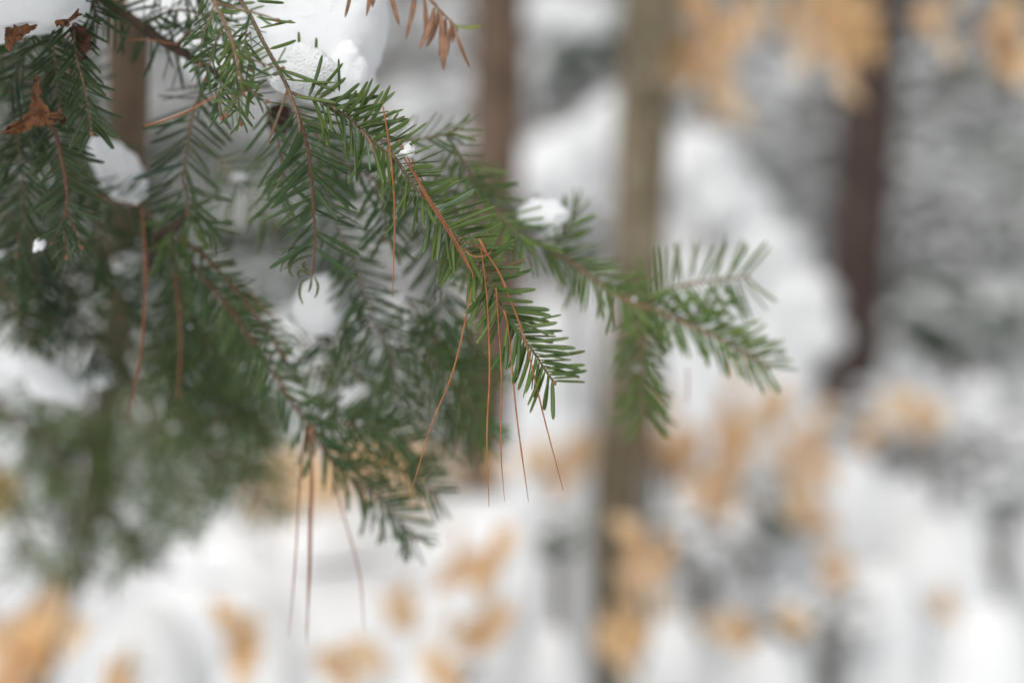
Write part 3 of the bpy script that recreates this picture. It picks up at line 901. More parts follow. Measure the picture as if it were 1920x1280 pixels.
b = Branch('dark fir sprays drooping under the snow slab in the top left corner', (60, -30, 0.856))
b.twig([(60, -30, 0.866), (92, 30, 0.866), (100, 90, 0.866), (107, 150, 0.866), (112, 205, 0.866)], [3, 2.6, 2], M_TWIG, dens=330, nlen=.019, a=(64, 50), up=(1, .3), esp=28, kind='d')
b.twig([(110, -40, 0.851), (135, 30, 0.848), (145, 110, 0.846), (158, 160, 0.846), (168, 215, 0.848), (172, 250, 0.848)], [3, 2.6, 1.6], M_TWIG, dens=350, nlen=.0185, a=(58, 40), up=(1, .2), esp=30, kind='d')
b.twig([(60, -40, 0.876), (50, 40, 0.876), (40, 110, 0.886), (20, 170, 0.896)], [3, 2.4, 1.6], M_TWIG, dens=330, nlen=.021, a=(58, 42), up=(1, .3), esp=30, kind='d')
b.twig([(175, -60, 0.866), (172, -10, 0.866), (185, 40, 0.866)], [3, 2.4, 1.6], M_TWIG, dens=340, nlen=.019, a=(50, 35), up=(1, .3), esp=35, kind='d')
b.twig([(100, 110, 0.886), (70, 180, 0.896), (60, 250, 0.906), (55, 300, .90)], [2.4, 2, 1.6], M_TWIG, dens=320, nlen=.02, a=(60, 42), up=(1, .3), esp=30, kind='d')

b = Branch('fir twig with reddish three-pronged end below the brown leaf at left', (88, 225, 0.866))
b.twig([(88, 225, 0.866), (104, 252, 0.866), (116, 300, 0.866), (125, 355, 0.866), (124, 400, 0.868)], [4, 3.6, 2.8], M_TWIG_RED, dens=300, nlen=.0205, a=(64, 58), up=(1, .2), esp=26, kind='d', bud=False, tip=False)
for e in ([(124, 398, 0.868), (112, 425, 0.869), (98, 456, 0.871)], [(124, 400, 0.868), (124, 440, 0.869), (125, 482, 0.871)], [(126, 398, 0.868), (140, 430, 0.869), (153, 463, 0.871)]):
    b.twig(e, [2.2, 1.7, 1.3], M_TWIG_RED, dens=260, nlen=.012, a=(38, 20), esp=30, kind='d')
b.twig([(30, 240, .90), (40, 320, .90), (45, 400, .91), (30, 480, .92)], [2.4, 2, 1.6], M_TWIG, dens=300, nlen=.021, a=(60, 44), esp=28, kind='d')

b = Branch('dull fir spray beside the snow patch at left, ending in a dark withered knot', (130, 330, .95))
b.twig([(130, 330, .95), (170, 360, .95), (215, 378, .95), (262, 390, .95), (310, 430, .95)], [3.4, 3, 2.4], M_TWIG_RED, dens=260, nlen=.023, a=(66, 52), up=(.8, .5), esp=24, kind='d', bud=False)
b.twig([(352, 395, .93), (335, 420, .935), (300, 440, .94), (285, 470, .94), (275, 520, .94)], [5, 9, 7, 8, 2], M_BOUGH, name='withered_knot', bare=True)
b.twig([(325, 420, .96), (330, 500, .965), (338, 590, .97), (336, 740, .98)], [2.2, 2, 1.6], M_TWIG_RED, dens=110, nlen=.02, a=(60, 50), kind='d')
b.twig([(352, 385, .92), (380, 410, .925), (400, 430, .93)], [2.6, 2, 1.4], M_TWIG, dens=330, nlen=.017, a=(60, 40), esp=40)
b.twig([(350, 385, .93), (330, 430, .94), (320, 480, .95)], [2.6, 2, 1.4], M_TWIG, dens=330, nlen=.02, a=(60, 40), esp=40)

b = Branch('blurred fir branch with reddish stem sloping from left down to the lower middle', (330, 440, .935))
b.twig([(335, 445, .935), (365, 466, .935), (400, 497, .935), (450, 552, .935), (495, 610, .935), (540, 680, .94)], [4, 3.6, 3], M_TWIG_RED, dens=240, nlen=.0125, a=(62, 52), up=(.8, .5), esp=45, bud=False, kind='m')
b.twig([(340, 470, .945), (390, 530, .945), (445, 600, .945), (500, 680, .945), (555, 765, .945), (583, 800, .945), (620, 862, .95), (680, 912, .96), (735, 960, .97), (778, 1012, .975)], [3.8, 3.4, 3, 2],
       M_TWIG_RED, dens=330, nlen=.0215, a=(58, 42), up=(.9, .4), esp=30, kind='m')
b.twig([(468, 548, .925), (495, 578, .925), (523, 606, .925)], [2, 2, 1], M_TWIG_RED, bare=True, name='dry_shoot')
b.twig([(555, 765, .945), (620, 790, .96), (700, 800, .97), (770, 830, .98)], [2.6, 2, 1.4], M_TWIG, dens=330, nlen=.022, a=(58, 42), up=(.9, .4), esp=30, kind='m')
b.twig([(620, 862, .95), (690, 868, .97), (760, 890, .98), (820, 930, .99)], [2.6, 2, 1.4], M_TWIG, dens=260, nlen=.020, a=(58, 42), up=(.9, .4), esp=30, kind='m')

b = Branch('bluish blurred fir spray hanging behind the curled withered needles', (590, 280, .96))
b.twig([(590, 280, .96), (610, 350, .96), (630, 420, .96), (662, 480, .965), (680, 540, .965), (705, 605, .97), (738, 690, .975), (748, 770, .98)], [3, 2.8, 2], M_TWIG,
       dens=290, nlen=.0235, a=(66, 50), up=(1, .1), esp=24, kind='m')
b.twig([(700, 600, .975), (660, 610, .99), (620, 640, 1.0), (560, 640, 1.0)], [2.4, 2, 1.4], M_TWIG_RED, dens=300, nlen=.022, a=(60, 44), esp=30, kind='m')
b.twig([(705, 605, .975), (760, 650, .99), (820, 690, 1.0), (880, 760, 1.01), (915, 820, 1.02)], [2.4, 2, 1.4], M_TWIG_RED, dens=330, nlen=.022, a=(60, 44), esp=30, kind='g')
b.twig([(560, 200, .90), (600, 260, .90), (650, 310, .905), (705, 340, .91), (750, 390, .92)], [2.4, 2, 1.4], M_TWIG_RED, dens=340, nlen=.021, a=(60, 44), esp=34, kind='m')
b.twig([(500, 200, .88), (520, 260, .885), (530, 320, .89), (520, 380, .90)], [2.4, 2, 1.4], M_TWIG_RED, dens=200, nlen=.02, a=(60, 44), esp=34, kind='m')

b = Branch('blurred fir spray behind the middle of the sharp branch', (740, 320, .95))
b.twig([(740, 320, .95), (790, 420, .96), (822, 500, .965), (830, 570, .97), (815, 640, .98)], [2.6, 2.4, 1.6], M_TWIG, dens=290, nlen=.0225, a=(64, 50), up=(1, .1), esp=26, kind='m')
b.twig([(790, 300, .93), (840, 370, .94), (880, 450, .945), (900, 520, .95)], [2.6, 2.4, 1.6], M_TWIG_RED, dens=290, nlen=.0215, a=(64, 50), up=(1, .1), esp=30)
b.twig([(700, 330, .90), (720, 400, .905), (720, 450, .91)], [2.4, 2.2, 1.6], M_TWIG, dens=320, nlen=.02, a=(60, 44), up=(1, .1), esp=30, kind='m')

b = Branch('blurred fir sprays above the tan leaves at lower centre', (640, 560, 1.04))
for c_ in ([(640, 560, 1.04), (700, 620, 1.05), (760, 690, 1.06), (830, 760, 1.07), (890, 840, 1.08)],
           [(760, 560, 1.02), (800, 620, 1.03), (850, 680, 1.05), (880, 700, 1.06)],
           [(640, 640, 1.03), (680, 720, 1.03), (700, 790, 1.04), (760, 850, 1.05), (800, 890, 1.06)],
           [(560, 640, 1.05), (600, 700, 1.05), (650, 750, 1.06), (700, 790, 1.07)]):
    b.twig(c_, [2.8, 2.4, 1.6], M_TWIG_RED, dens=280, nlen=.022, a=(62, 44), up=(1, .1), esp=34, kind='g' if random.random() < .6 else 'm')

b = Branch('dark green fir sprays at the left edge below the brown leaf', (-40, 330, 1.08))
for c_ in ([(-40, 330, 1.08), (20, 420, 1.08), (60, 520, 1.08), (70, 640, 1.09)],
           [(60, 420, 1.10), (120, 520, 1.10), (160, 620, 1.11), (190, 700, 1.12)],
           [(160, 440, 1.12), (200, 520, 1.12), (230, 620, 1.13), (240, 720, 1.14)],
           [(-30, 480, 1.06), (20, 560, 1.06), (50, 640, 1.07)],
           [(240, 400, 1.14), (290, 500, 1.14), (330, 600, 1.15), (360, 700, 1.16)]):
    b.twig(c_, [3, 2.6, 1.8], M_TWIG_RED, dens=300, nlen=.023, a=(62, 46), up=(1, .1), esp=34, kind='d')

# heavily blurred lower-left boughs: needles no longer countable
def side_twigs(b, c_, spacing, length, kw, k0=0):
    """second-order twigs leaving a bough on both sides"""
    A = np.array(c_, float)
    s_ = np.concatenate([[0], np.cumsum(np.hypot(np.diff(A[:, 0]), np.diff(A[:, 1])))])
    q = spacing * .6; sgn = 1
    while q < s_[-1] - 10:
        p = np.array([np.interp(q, s_, A[:, i]) for i in range(3)])
        p2 = np.array([np.interp(q + 8, s_, A[:, i]) for i in range(3)])
        a = math.atan2(p2[1] - p[1], p2[0] - p[0]) + sgn * R(random.uniform(38, 60))
        ln = length * random.uniform(.6, 1.15) * (1 - .45 * q / s_[-1])
        dz = random.uniform(-.03, .05)
        e = [(p[0], p[1], p[2]), (p[0] + math.cos(a) * ln * .5, p[1] + math.sin(a) * ln * .5, p[2] + dz * .5), (p[0] + math.cos(a) * ln, p[1] + math.sin(a) * ln + ln * .12, p[2] + dz)]
        b.twig(e, [2.6, 2, 1.3], M_TWIG_RED, **dict(kw))
        q += spacing * random.uniform(.7, 1.3); sgn = -sgn

def far_bough(label, origin, paths, dens=330, nlen=.023, kinds='yg', spacing=60, length=110):
    b = Branch(label, origin, 'blurred lower fir boughs at left')
    for i, c_ in enumerate(paths):
        b.twig(c_, [4, 3.2, 2], M_TWIG_RED if i % 2 else M_TWIG, dens=dens, nlen=nlen, a=(62, 44), up=(1, .2), esp=34, kind=kinds[i % len(kinds)], indiv=False)
        side_twigs(b, c_, spacing, length, dict(dens=dens, nlen=nlen, a=(60, 42), up=(1, .3), esp=34, kind=kinds[(i + 1) % len(kinds)], indiv=False))
    return b
far_bough('green blurred fir bough reaching to the right above the large snow mound', (250, 600, 1.28),
          [[(250, 600, 1.26), (340, 700, 1.27), (430, 790, 1.28), (500, 860, 1.30), (545, 900, 1.31)],
           [(300, 700, 1.28), (360, 790, 1.29), (410, 880, 1.30), (430, 940, 1.31)],
           [(380, 620, 1.24), (440, 720, 1.25), (480, 800, 1.26), (520, 850, 1.27)],
           [(420, 800, 1.30), (440, 870, 1.31), (480, 930, 1.32), (500, 970, 1.33)],
           [(340, 560, 1.2), (400, 640, 1.2), (440, 700, 1.2), (450, 780, 1.2)],
           [(260, 740, 1.3), (310, 830, 1.3), (340, 900, 1.3), (390, 960, 1.3)]], dens=200, kinds='yg', spacing=80)
far_bough('dark blurred fir bough in the lower left under the flat snow patch', (60, 700, 1.38),
          [[(60, 700, 1.36), (140, 790, 1.37), (220, 860, 1.38), (290, 950, 1.40), (330, 1000, 1.4)],
           [(140, 780, 1.38), (170, 880, 1.39), (210, 970, 1.40), (250, 1050, 1.41)],
           [(40, 800, 1.42), (90, 900, 1.43), (140, 1000, 1.44), (170, 1080, 1.45)],
           [(-20, 860, 1.42), (20, 950, 1.43), (60, 1030, 1.44), (90, 1090, 1.45)],
           [(220, 720, 1.36), (260, 800, 1.36), (300, 880, 1.36), (330, 940, 1.37)],
           [(-40, 730, 1.34), (30, 790, 1.34), (90, 830, 1.35), (130, 900, 1.36)],
           [(180, 900, 1.44), (230, 980, 1.44), (240, 1060, 1.44)]], kinds='ygm', dens=235, spacing=72)
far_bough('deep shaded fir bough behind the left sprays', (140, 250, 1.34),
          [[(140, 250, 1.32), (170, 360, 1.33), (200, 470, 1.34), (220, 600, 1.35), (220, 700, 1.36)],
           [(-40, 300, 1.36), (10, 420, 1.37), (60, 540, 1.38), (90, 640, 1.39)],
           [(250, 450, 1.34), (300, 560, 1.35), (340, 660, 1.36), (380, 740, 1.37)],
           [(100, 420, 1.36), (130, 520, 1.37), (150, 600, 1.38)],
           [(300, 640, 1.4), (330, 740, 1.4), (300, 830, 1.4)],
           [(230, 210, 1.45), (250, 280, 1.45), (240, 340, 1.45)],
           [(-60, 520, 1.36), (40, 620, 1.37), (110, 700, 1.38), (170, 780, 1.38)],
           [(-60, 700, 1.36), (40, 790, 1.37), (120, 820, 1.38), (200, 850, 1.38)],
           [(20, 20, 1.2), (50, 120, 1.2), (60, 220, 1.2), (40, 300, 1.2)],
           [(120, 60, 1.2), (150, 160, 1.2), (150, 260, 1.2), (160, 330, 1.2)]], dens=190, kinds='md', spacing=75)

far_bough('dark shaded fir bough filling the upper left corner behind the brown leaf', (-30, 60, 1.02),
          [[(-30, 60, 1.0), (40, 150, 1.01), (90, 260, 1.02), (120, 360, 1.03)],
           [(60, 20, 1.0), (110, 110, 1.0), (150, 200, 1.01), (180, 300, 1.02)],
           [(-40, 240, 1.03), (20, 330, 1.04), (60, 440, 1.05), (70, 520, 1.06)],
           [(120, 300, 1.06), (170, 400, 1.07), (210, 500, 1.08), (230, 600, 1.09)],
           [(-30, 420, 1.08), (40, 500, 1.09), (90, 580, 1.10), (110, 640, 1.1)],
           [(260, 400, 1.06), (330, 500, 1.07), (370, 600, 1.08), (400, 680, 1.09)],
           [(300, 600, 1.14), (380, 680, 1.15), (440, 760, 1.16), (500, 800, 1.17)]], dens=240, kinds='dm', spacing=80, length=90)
far_bough('olive green blurred fir bough at the left under the sloping branch', (330, 560, 1.16),
          [[(330, 560, 1.14), (390, 650, 1.15), (450, 740, 1.16), (500, 830, 1.17)],
           [(280, 620, 1.18), (320, 720, 1.19), (370, 820, 1.2), (420, 900, 1.2)]], dens=200, kinds='yg', spacing=80, length=90)
far_bough('mid-green blurred fir bough filling the space left of the lower hanging needles', (360, 470, 1.08),
          [[(360, 470, 1.06), (410, 560, 1.07), (450, 650, 1.08), (480, 740, 1.09)],
           [(420, 560, 1.04), (490, 650, 1.05), (540, 720, 1.06)],
           [(600, 620, 1.08), (640, 700, 1.08), (620, 790, 1.09)],
           [(660, 640, 1.1), (740, 740, 1.1), (830, 830, 1.12)],
           [(800, 600, 1.06), (860, 680, 1.06), (890, 750, 1.07), (905, 820, 1.08)],
           [(840, 560, 1.04), (880, 640, 1.05), (900, 710, 1.05)],
           [(-30, 520, 1.1), (30, 580, 1.1), (90, 610, 1.11), (150, 640, 1.12)]], dens=190, kinds='gy', spacing=85, length=70)
# pale fresh blurred twig in the gap
b = Branch('pale yellowish-green blurred twig in the gap left of the descending twig', (410, 300, 1.06))
b.twig([(410, 300, 1.06), (445, 340, 1.06), (490, 385, 1.06), (520, 430, 1.06)], [2.4, 2, 1.4], M_TWIG_TAN, dens=210, nlen=.024, a=(62, 46), up=(1, .1), esp=20, kind='g')

# ------------------------------------------------------------------ DEAD PINE NEEDLES caught on the branches
def pine(label, pts, r=.00042, material=M_PINE, group='long dead pine needles caught on the fir branches'):
    w_, L = path(pts, .003)
    o = np.array(w_[0])
    V, F = tube(w_ - o, [r * .9, r, r, r * .9, r * .3], 6, .04)
    return solo('pine_needle', mesh_from('pine_needle', V, tri(F), [material]), label, 'pine needle', o, group)
pine('orange pine needle bent at a knee, its lower half slanting down to the left', [(748, 262, .816), (765, 297, .815), (795, 357, .815), (825, 402, .815), (860, 462, .815), (885, 509, .814), (887, 518, .814), (875, 590, .815), (848, 700, .816), (808, 800, .816), (768, 932, .816)], .00046)
pine('long orange pine needle crossing the lit tip and ending lowest to the right', [(772, 300, .828), (795, 345, .827), (830, 420, .826), (872, 452, .82), (905, 468, .815), (935, 510, .813), (960, 570, .813), (985, 640, .813), (1022, 790, .814), (1056, 919, .814)], .00046)
pine('straight orange pine needle with the lowest hanging end of all', [(900, 450, .816), (905, 490, .815), (913, 560, .815), (918, 690, .815), (913, 820, .815), (917, 950, .815)], .00044)
pine('thin orange pine needle, middle one of the hanging five', [(930, 540, .815), (934, 600, .815), (940, 700, .816), (939, 840, .817), (946, 939, .817)], .00036)
pine('orange pine needle second from the right of the hanging five', [(944, 580, .814), (952, 610, .814), (960, 690, .814), (970, 790, .815), (991, 940, .815)], .00040)
pine('red-orange pine needle hanging alone left of the sharp branch', [(718, 200, .812), (728, 260, .812), (736, 330, .813), (740, 410, .815), (736, 557, .817)], .00046, M_PINE)
pine('short reddish pine needle lying along the sharp branch stem', [(757, 295, .814), (778, 330, .813), (800, 372, .813), (822, 405, .813), (850, 452, .813), (884, 512, .813)], .0005, M_PINE_RED)
pine('small curled orange needle bit on the sharp branch above the knee', [(872, 470, .812), (885, 480, .811), (900, 482, .811), (915, 477, .811), (924, 465, .812)], .00036, M_PINE)
pine('tiny orange needle end standing between green needles of the sharp branch', [(898, 448, .81), (906, 462, .81), (915, 478, .81)], .0006, M_PINE)
pine('reddish pine needle loop hanging under the sharp branch', [(934, 575, .825), (930, 605, .826), (931, 635, .826), (936, 642, .826)], .0003, M_PINE_RED)
pine('blurred orange pine needle lying across the upper left gap', [(272, 236, .87), (310, 225, .868), (350, 210, .866), (395, 185, .864), (420, 170, .862)], .00055, M_PINE)
pine('thin dull orange pine needle on the dark thick bough', [(244, 74, .885), (280, 75, .885), (310, 80, .885), (340, 86, .885)], .0004, M_PINE_RED)
pine('long blurred red-brown pine needle hanging left of centre from the withered knot', [(266, 392, .92), (272, 470, .92), (272, 560, .92), (262, 670, .92), (238, 790, .925)], .0007, M_PINE_RED)
pine('blurred thin red-brown pine needle right of the long hanging one', [(326, 510, .95), (334, 580, .95), (339, 640, .95), (335, 740, .95)], .0005, M_PINE_RED)
pine('thick blurred red-brown pine needle hanging before the snow mound, middle of three', [(585, 800, .92), (583, 900, .92), (580, 1000, .92), (578, 1100, .92), (576, 1205, .92)], .00062, M_PINE_RED)
pine('blurred red-brown pine needle overlapping the middle one before the snow mound', [(580, 800, .93), (586, 900, .93), (584, 1000, .93), (580, 1100, .93), (574, 1190, .93)], .00045, M_PINE_RED)
pine('thin blurred pine needle, left-most of those before the snow mound', [(573, 800, .91), (563, 900, .91), (557, 1000, .91), (550, 1100, .91), (541, 1195, .91)], .00045, M_PINE_RED)
pine('faint blurred pine needle curving right before the snow mound', [(625, 890, .94), (640, 950, .94), (660, 1020, .94), (676, 1090, .94), (683, 1185, .94)], .00045, M_PINE_RED)
pine('faint pine needle hanging under the right fir branch', [(1288, 690, 1.0), (1290, 730, 1.0), (1287, 760, 1.0)], .0004, M_PINE_RED)

# ------------------------------------------------------------------ SNOW CAUGHT ON THE FIR
def snow_lump(label, outline, D, thick, nz=.05, fine=.0, material=M_SNOW, res=(72, 40), group='clumps of snow on the fir branches', push=0.0, cat='snow clump'):
    """solid rounded lump whose silhouette follows the outline; thick = half depth in metres"""
    O = np.array(outline, float)
    c = O.mean(axis=0)
    k = pxm(D)
    Q = (O - c)
    A = np.arctan2(-Q[:, 1], Q[:, 0]); o = np.argsort(A); A = A[o]; Rr = np.hypot(Q[:, 0], Q[:, 1])[o] * k
    A3 = np.concatenate([A - 2 * math.pi, A, A + 2 * math.pi]); R3 = np.tile(Rr, 3)
    nu, nv = res
    C = P(c[0], c[1], D)
    V = []
    sd_ = random.uniform(0, 50)
    for j in range(nv + 1):
        ph = j / nv * math.pi
        sp = max(0.0, math.sin(ph)) ** .6; cp = math.copysign(abs(math.cos(ph)) ** .9, math.cos(ph))
        for i in range(nu):
            th = i / nu * 2 * math.pi - math.pi
            r = np.interp(th, A3, R3) * sp
            v = SX * (r * math.cos(th)) + SU * (r * math.sin(th)) - FW * (thick * cp)
            q = v / max(thick, 1e-5)
            f = 1 + nz * fbm(q + Vector((sd_, 0, 0)), 1.2, 3) * 1.8
            if fine: f += fine * (mnoise.noise((v * 900) + Vector((sd_, 3, 1))) + .6 * mnoise.noise(v * 2300))
            V.append(tuple(v * f))
    F = [(j * nu + i, j * nu + (i + 1) % nu, (j + 1) * nu + (i + 1) % nu, (j + 1) * nu + i) for j in range(nv) for i in range(nu)]
    return solo('snow_clump', mesh_from('snow_clump', V, F, [material]), label, cat, C, group)

snow_lump('big bright snow clump at the top behind the sharp branch', [(380, -160), (560, -260), (700, -160), (728, -60), (724, 0), (727, 50), (716, 100), (700, 135), (712, 165), (690, 200), (650, 215), (600, 195), (540, 175), (490, 110), (465, 30)], .905, .028, .03, .012, M_SNOW)  # unseen upper part stretched above the frame to shade what lies below
snow_lump('crisp granular snow clump resting in the fork of the sharp branch', [(552, 86), (565, 80), (590, 90), (615, 108), (634, 125), (634, 165), (600, 182), (570, 178), (540, 176), (506, 158), (535, 118)], .838, .0065, .015, .045, M_SNOW_GRAIN, (190, 100))
snow_lump('small snow knob between the granular clump and the big clump', [(630, 95), (645, 80), (662, 78), (680, 105), (690, 150), (680, 190), (640, 190), (622, 140)], .872, .009, .06, .02, M_SNOW)
snow_lump('tiny snow crumb with dark specks among the needles of the sharp branch', [(766, 267), (776, 272), (777, 284), (770, 297), (758, 294), (748, 290), (756, 280)], .817, .0028, .12, .05, M_SNOW_GRAIN, (40, 24))
snow_lump('shaded flat snow slab on dry leaves in the top left corner', [(-520, -260), (-200, -330), (60, -260), (170, -120), (156, -20), (150, 10), (138, 30), (110, 42), (60, 50), (10, 54), (-120, 60), (-420, 20)], .835, .06, .02, .004, M_SNOW, (110, 60))  # unseen part enlarged beyond the frame to shade the upper-left sprays
snow_lump('curved snow cap behind the fir twigs right of the brown leaf', [(172, 255), (205, 262), (240, 282), (262, 310), (274, 350), (270, 375), (240, 385), (205, 360), (180, 320), (165, 285)], .965, .008, .04, .01, M_SNOW)
snow_lump('round soft snow ball under the curled withered needles', [(585, 520), (620, 515), (645, 545), (650, 590), (632, 620), (595, 627), (560, 612), (548, 580), (560, 545)], .985, .012, .04, .0, M_SNOW)
snow_lump('snow tuft on the right blurred branch', [(965, 395), (990, 380), (1020, 375), (1055, 385), (1072, 402), (1055, 415), (1010, 420), (975, 418)], .94, .010, .07, .01, M_SNOW)
snow_lump('flat blurred snow patch at the left edge', [(5, 668), (60, 655), (110, 672), (150, 720), (146, 765), (110, 745), (50, 708), (5, 702)], 1.13, .012, .05, .0, M_SNOW)
snow_lump('small pointed snow patch right of the flat one', [(182, 655), (200, 680), (208, 715), (175, 728), (152, 712), (162, 680)], 1.13, .012, .05, .0, M_SNOW)
snow_lump('grey snow patch behind the withered knot', [(222, 475), (260, 462), (300, 480), (310, 530), (290, 560), (250, 555), (222, 540)], 1.16, .014, .05, .0, M_SNOW)
snow_lump('little snow dab at the root of the reddish sloping stem', [(342, 462), (358, 460), (366, 472), (352, 482), (340, 474)], .95, .004, .08, .0, M_SNOW)
snow_lump('second little snow dab beside the reddish sloping stem', [(360, 482), (378, 478), (388, 492), (376, 505), (362, 498)], .95, .004, .08, .0, M_SNOW)
snow_lump('snow sliver on the blurred sprays at lower centre', [(630, 745), (660, 730), (688, 722), (690, 735), (665, 750), (635, 755)], 1.0, .004, .05, .0, M_SNOW)
snow_lump('snow bit at the right of the lower central sprays', [(855, 640), (875, 645), (895, 675), (900, 700), (880, 690), (860, 665)], 1.08, .008, .08, .0, M_SNOW)
snow_lump('snow dab in the sprays behind the sharp branch, left', [(700, 585), (725, 580), (735, 600), (715, 618), (698, 605)], 1.03, .006, .08, .0, M_SNOW)
snow_lump('snow dab in the sprays behind the sharp branch, right', [(820, 575), (845, 570), (855, 590), (840, 605), (820, 598)], 1.0, .006, .08, .0, M_SNOW)
snow_lump('snow smear between the blurred sprays under the round ball', [(700, 660), (730, 640), (745, 670), (730, 720), (700, 740), (690, 700)], 1.10, .008, .08, .0, M_SNOW)
snow_lump('dim snow patch at the left edge below the flat one', [(0, 810), (30, 800), (55, 830), (50, 870), (20, 885), (-10, 860)], 1.5, .012, .06, .0, M_SNOW)
snow_lump('dim snow patch deep in the lower left bough', [(105, 1010), (135, 1005), (150, 1030), (130, 1050), (100, 1040)], 1.55, .012, .06, .0, M_SNOW)
snow_lump('pointed snow bit low on the three-pronged twig', [(82, 448), (86, 455), (72, 468), (63, 474), (64, 462)], .875, .002, .06, .0, M_SNOW, (30, 20))

snow_lump('bright snow behind the needles above the dark thick bough', [(225, -60), (350, -90), (480, -60), (500, 60), (475, 160), (430, 195), (395, 170), (330, 90), (260, 40)], 1.05, .02, .04, .004, M_SNOW)

# ------------------------------------------------------------------ DRY BROWN LEAVES
def dry_leaf(label, outline, D, curl=.004, name='dead_leaf', cat='dead leaf', material=M_DRYLEAF, group='dry brown leaves caught in the fir'):
    O = np.array(outline, float); c = O.mean(axis=0); k = pxm(D)
    C = P(c[0], c[1], D)
    # densify the outline, then rings towards the centre
    pts = []
    for i in range(len(O)):
        a, b_ = O[i], O[(i + 1) % len(O)]
        for t in np.linspace(0, 1, 6, endpoint=False):
            pts.append(a + (b_ - a) * t + rng.normal(0, 1.8, 2))
    pts = np.array(pts); n = len(pts); rings = 8
    top, bot = [], []
    for r in range(rings + 1):
        f = r / rings
        for p_ in pts:
            q = c + (p_ - c) * f
            x, y = (q[0] - c[0]) * k, -(q[1] - c[1]) * k
            z = curl * (1.6 * mnoise.noise(Vector((x * 90, y * 90, c[0]))) + .5 * mnoise.noise(Vector((x * 320, y * 320, c[1]))) + .9 * math.sin(x * 160 + y * 60))
            v = SX * x + SU * y - FW * z
            top.append(tuple(v)); bot.append(tuple(v + FW * .00035))
    V = top + bot; m = len(top)
    F = []
    for r in range(rings):
        for i in range(n):
            j = (i + 1) % n
            F.append((r * n + i, r * n + j, (r + 1) * n + j, (r + 1) * n + i))
            F.append((m + r * n + i, m + (r + 1) * n + i, m + (r + 1) * n + j, m + r * n + j))
    for i in range(n):
        j = (i + 1) % n
        F.append((rings * n + i, rings * n + j, m + rings * n + j, m + rings * n + i))
    return solo(name, mesh_from(name, V, F, [material]), label, cat, C, group)
dry_leaf('crumpled orange-brown leaf on the twig at the left edge', [(66, 142), (78, 150), (86, 190), (98, 212), (122, 218), (124, 234), (106, 232), (84, 238), (50, 240), (22, 250), (4, 250), (12, 234), (34, 222), (54, 208), (62, 178)], .848)
dry_leaf('rusty leaf piece under the snow slab in the corner', [(8, 52), (40, 50), (72, 48), (60, 62), (34, 76), (18, 95), (10, 92), (8, 70)], .825, .003)
dry_leaf('dark wine-brown folded leaf behind the top left needles', [(128, 50), (150, 48), (172, 68), (178, 92), (160, 108), (150, 118), (140, 96), (130, 72)], .845, .004, material=bark_material('dry_leaf_dark', (.05, .014, .008), (.12, .04, .02), 140, .7))
dry_leaf('rust rim of leaf peeking below the snow slab', [(100, 40), (124, 34), (146, 18), (150, 26), (130, 44), (108, 50)], .82, .002)
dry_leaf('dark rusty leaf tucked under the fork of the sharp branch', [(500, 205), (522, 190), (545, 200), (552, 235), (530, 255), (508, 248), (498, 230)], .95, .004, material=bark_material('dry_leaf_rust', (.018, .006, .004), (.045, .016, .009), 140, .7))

# dried brown twig hanging in from the top
t0_ = P(770, -60, .865)
t = thing('dried_twig', 'dried tan-brown twig with hanging withered leaves at the top centre', 'dead twig', t0_)
w_, L = path([(770, -60, .865), (800, -10, .865), (825, 20, .865), (850, 45, .865), (858, 60, .865)])
V, F = tube(w_ - np.array(t0_), [.0011, .0010, .0008, .0005], 8, .1)
part('stem', mesh_from('stem', V, tri(F), [M_TWIG_TAN]), t)
def strip(pts, wid, material, name='leaf'):
    w_, L = path(pts, .002)
    n = len(w_); V = []
    sd_ = random.uniform(0, 9)
    for i, p_ in enumerate(w_):
        f = i / (n - 1)
        ww = wid * (math.sin(math.pi * min(1, .12 + f * .86)) ** .6) * .5 * (.8 + .4 * f)
        T = w_[min(i + 1, n - 1)] - w_[max(i - 1, 0)]; T /= np.linalg.norm(T)
        s_ = np.cross(T, np.array(FW)); s_ /= np.linalg.norm(s_)
        a = .6 * math.sin(f * 4 + sd_)
        s_ = s_ * math.cos(a) + np.array(FW) * math.sin(a)
        nn_ = np.cross(s_, T)
        for y, z in ((-1, .0), (-.5, .35), (0, .0), (.5, .35), (1, 0), (.5, -.12), (0, -.3), (-.5, -.12)):
            V.append(p_ + s_ * y * ww + nn_ * z * ww * .6)
    F = [(i * 8 + j, i * 8 + (j + 1) % 8, (i + 1) * 8 + (j + 1) % 8, (i + 1) * 8 + j) for i in range(n - 1) for j in range(8)]
    part(name, mesh_from(name, np.array(V) - np.array(t0_), F, [material]), t)
for pts, wd in (([(658, -22, .845), (654, 5, .845), (647, 33, .845)], .0020), ([(694, -20, .845), (692, 5, .845), (687, 31, .845)], .0022), ([(732, -20, .85), (738, 10, .85), (749, 48, .85)], .0026),
                ([(700, -30, .85), (700, -5, .85), (698, 14, .85)], .0026), ([(780, -25, .865), (774, 20, .865), (761, 74, .865)], .0030), ([(796, -5, .87), (799, 30, .87), (798, 62, .87)], .0026),
                ([(815, 15, .865), (806, 50, .865), (786, 92, .865)], .0036), ([(822, 20, .87), (815, 55, .87), (800, 88, .87)], .0030), ([(826, 25, .865), (830, 75, .865), (832, 132, .865)], .0042),
                ([(835, 35, .87), (832, 70, .87), (824, 105, .87)], .0030), ([(848, 45, .865), (838, 80, .865), (836, 110, .865)], .0034), ([(852, 55, .86), (864, 90, .86), (880, 128, .862)], .0020),
                ([(843, 40, .87), (850, 62, .87), (848, 80, .87)], .0024)):
    strip(pts, wd, M_DRYTAN)
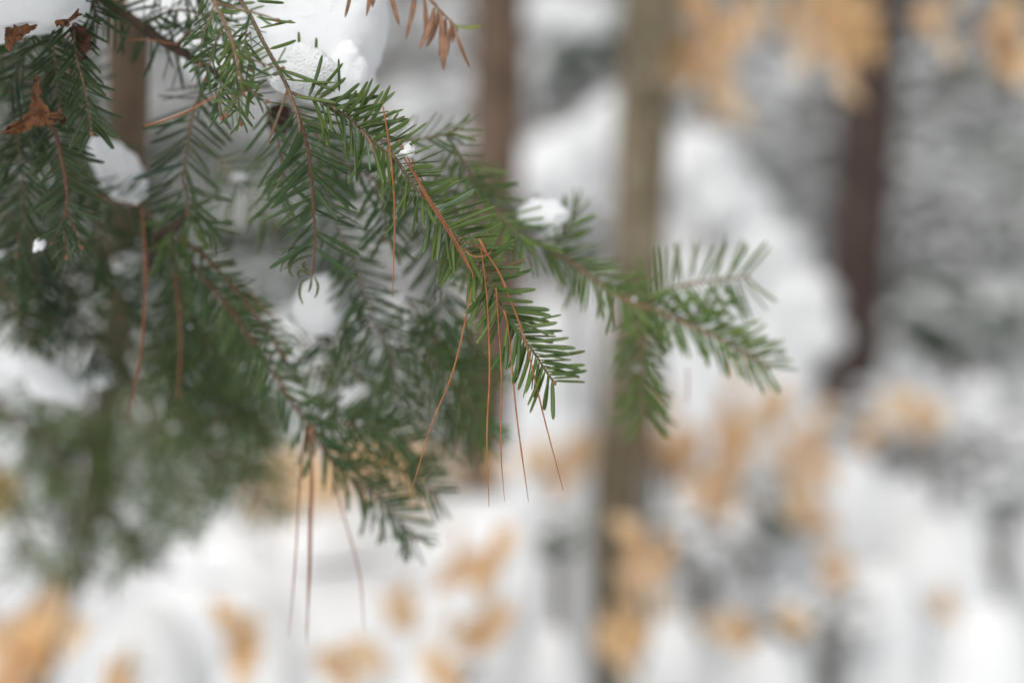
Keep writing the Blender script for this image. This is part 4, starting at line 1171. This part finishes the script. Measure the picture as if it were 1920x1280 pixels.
strip([(850, 48, .87), (875, 52, .872), (903, 50, .875)], .0024, M_NEEDLE, 'green_needle')

# ------------------------------------------------------------------ snow lying on bent saplings behind
def laden(label, pts, D, wpx, outline=None, thick=.10):
    """a bent sapling stem with a long pad of snow on it"""
    ctrl = [wpt(x, y, D) for x, y in pts]
    ctrl = [down_to_ground((ctrl[0][0], ctrl[0][1], ctrl[0][2] + .5), ctrl[0])] + ctrl
    t = thing('bent_sapling', label, 'sapling', ctrl[0], 'bent saplings loaded with snow')
    o = np.array(ctrl[0])
    w_, L = spline(ctrl, .06)
    V, F = tube(w_ - o, [.02, .014, .006], 6, .05)
    part('stem', mesh_from('stem', V, tri(F), [M_STICK]), t)
    w2, L2 = spline(ctrl[1:], .05)
    r = wpx * .5 * pxm(D)
    n = len(w2)
    acc = Acc()
    i = 0.0
    while i < n:
        p_ = w2[int(i)] - o
        q = r * random.uniform(.45, 1.15)
        c_ = p_ + np.array([random.uniform(-.5, .5) * r, random.uniform(-.4, .8) * r, random.uniform(-.5, .6) * r])
        V, F = blob(c_, (q * random.uniform(.9, 1.4), q, q * random.uniform(.6, 1.1)))
        acc.add(V, F)
        i += random.uniform(.15, .45) * r / .05 * .6
    part('snow_load', acc.mesh('snow_load', [M_SNOW_FAR]), t)
laden('bent sapling with a slanted bright snow pad between the reddish and olive trunks', [(985, 345), (1050, 310), (1110, 260), (1175, 215)], 4.5, 95)
laden('sapling arching over to the right under a thick snow pad between the right-hand trunks', [(1235, 350), (1290, 310), (1380, 390), (1455, 510), (1515, 650)], 4.0, 105)
laden('snow-loaded sapling top at the upper edge left of the olive trunk', [(990, 30), (1040, 15), (1100, 35)], 5.0, 60)
laden('snow-loaded sapling near the top between the reddish and olive trunks', [(970, 200), (1000, 130), (1030, 90)], 5.5, 60)

# snow grains and crumbs sprinkled over the sprays
acc = Acc()
for w_, mid in TWIGS:
    k_ = 0 if mid[2] < .96 else 1
    for _ in range(k_):
        p_ = w_[random.randrange(len(w_))] + rng.normal(0, .006, 3)
        q = random.choice([.0006, .0008, .0012, .002]) * (1 if mid[2] < .9 else 1.4)
        V, F = blob(p_ + np.array([0, 0, q]), (q * random.uniform(.8, 1.6), q, q * random.uniform(.5, .9)), 16, 10, .45)
        acc.add(V, F)
solo('snow_crumbs', acc.mesh('snow_crumbs', [M_SNOW_GRAIN]), 'loose snow grains and crumbs sprinkled over the fir needles', 'snow', kind='stuff')
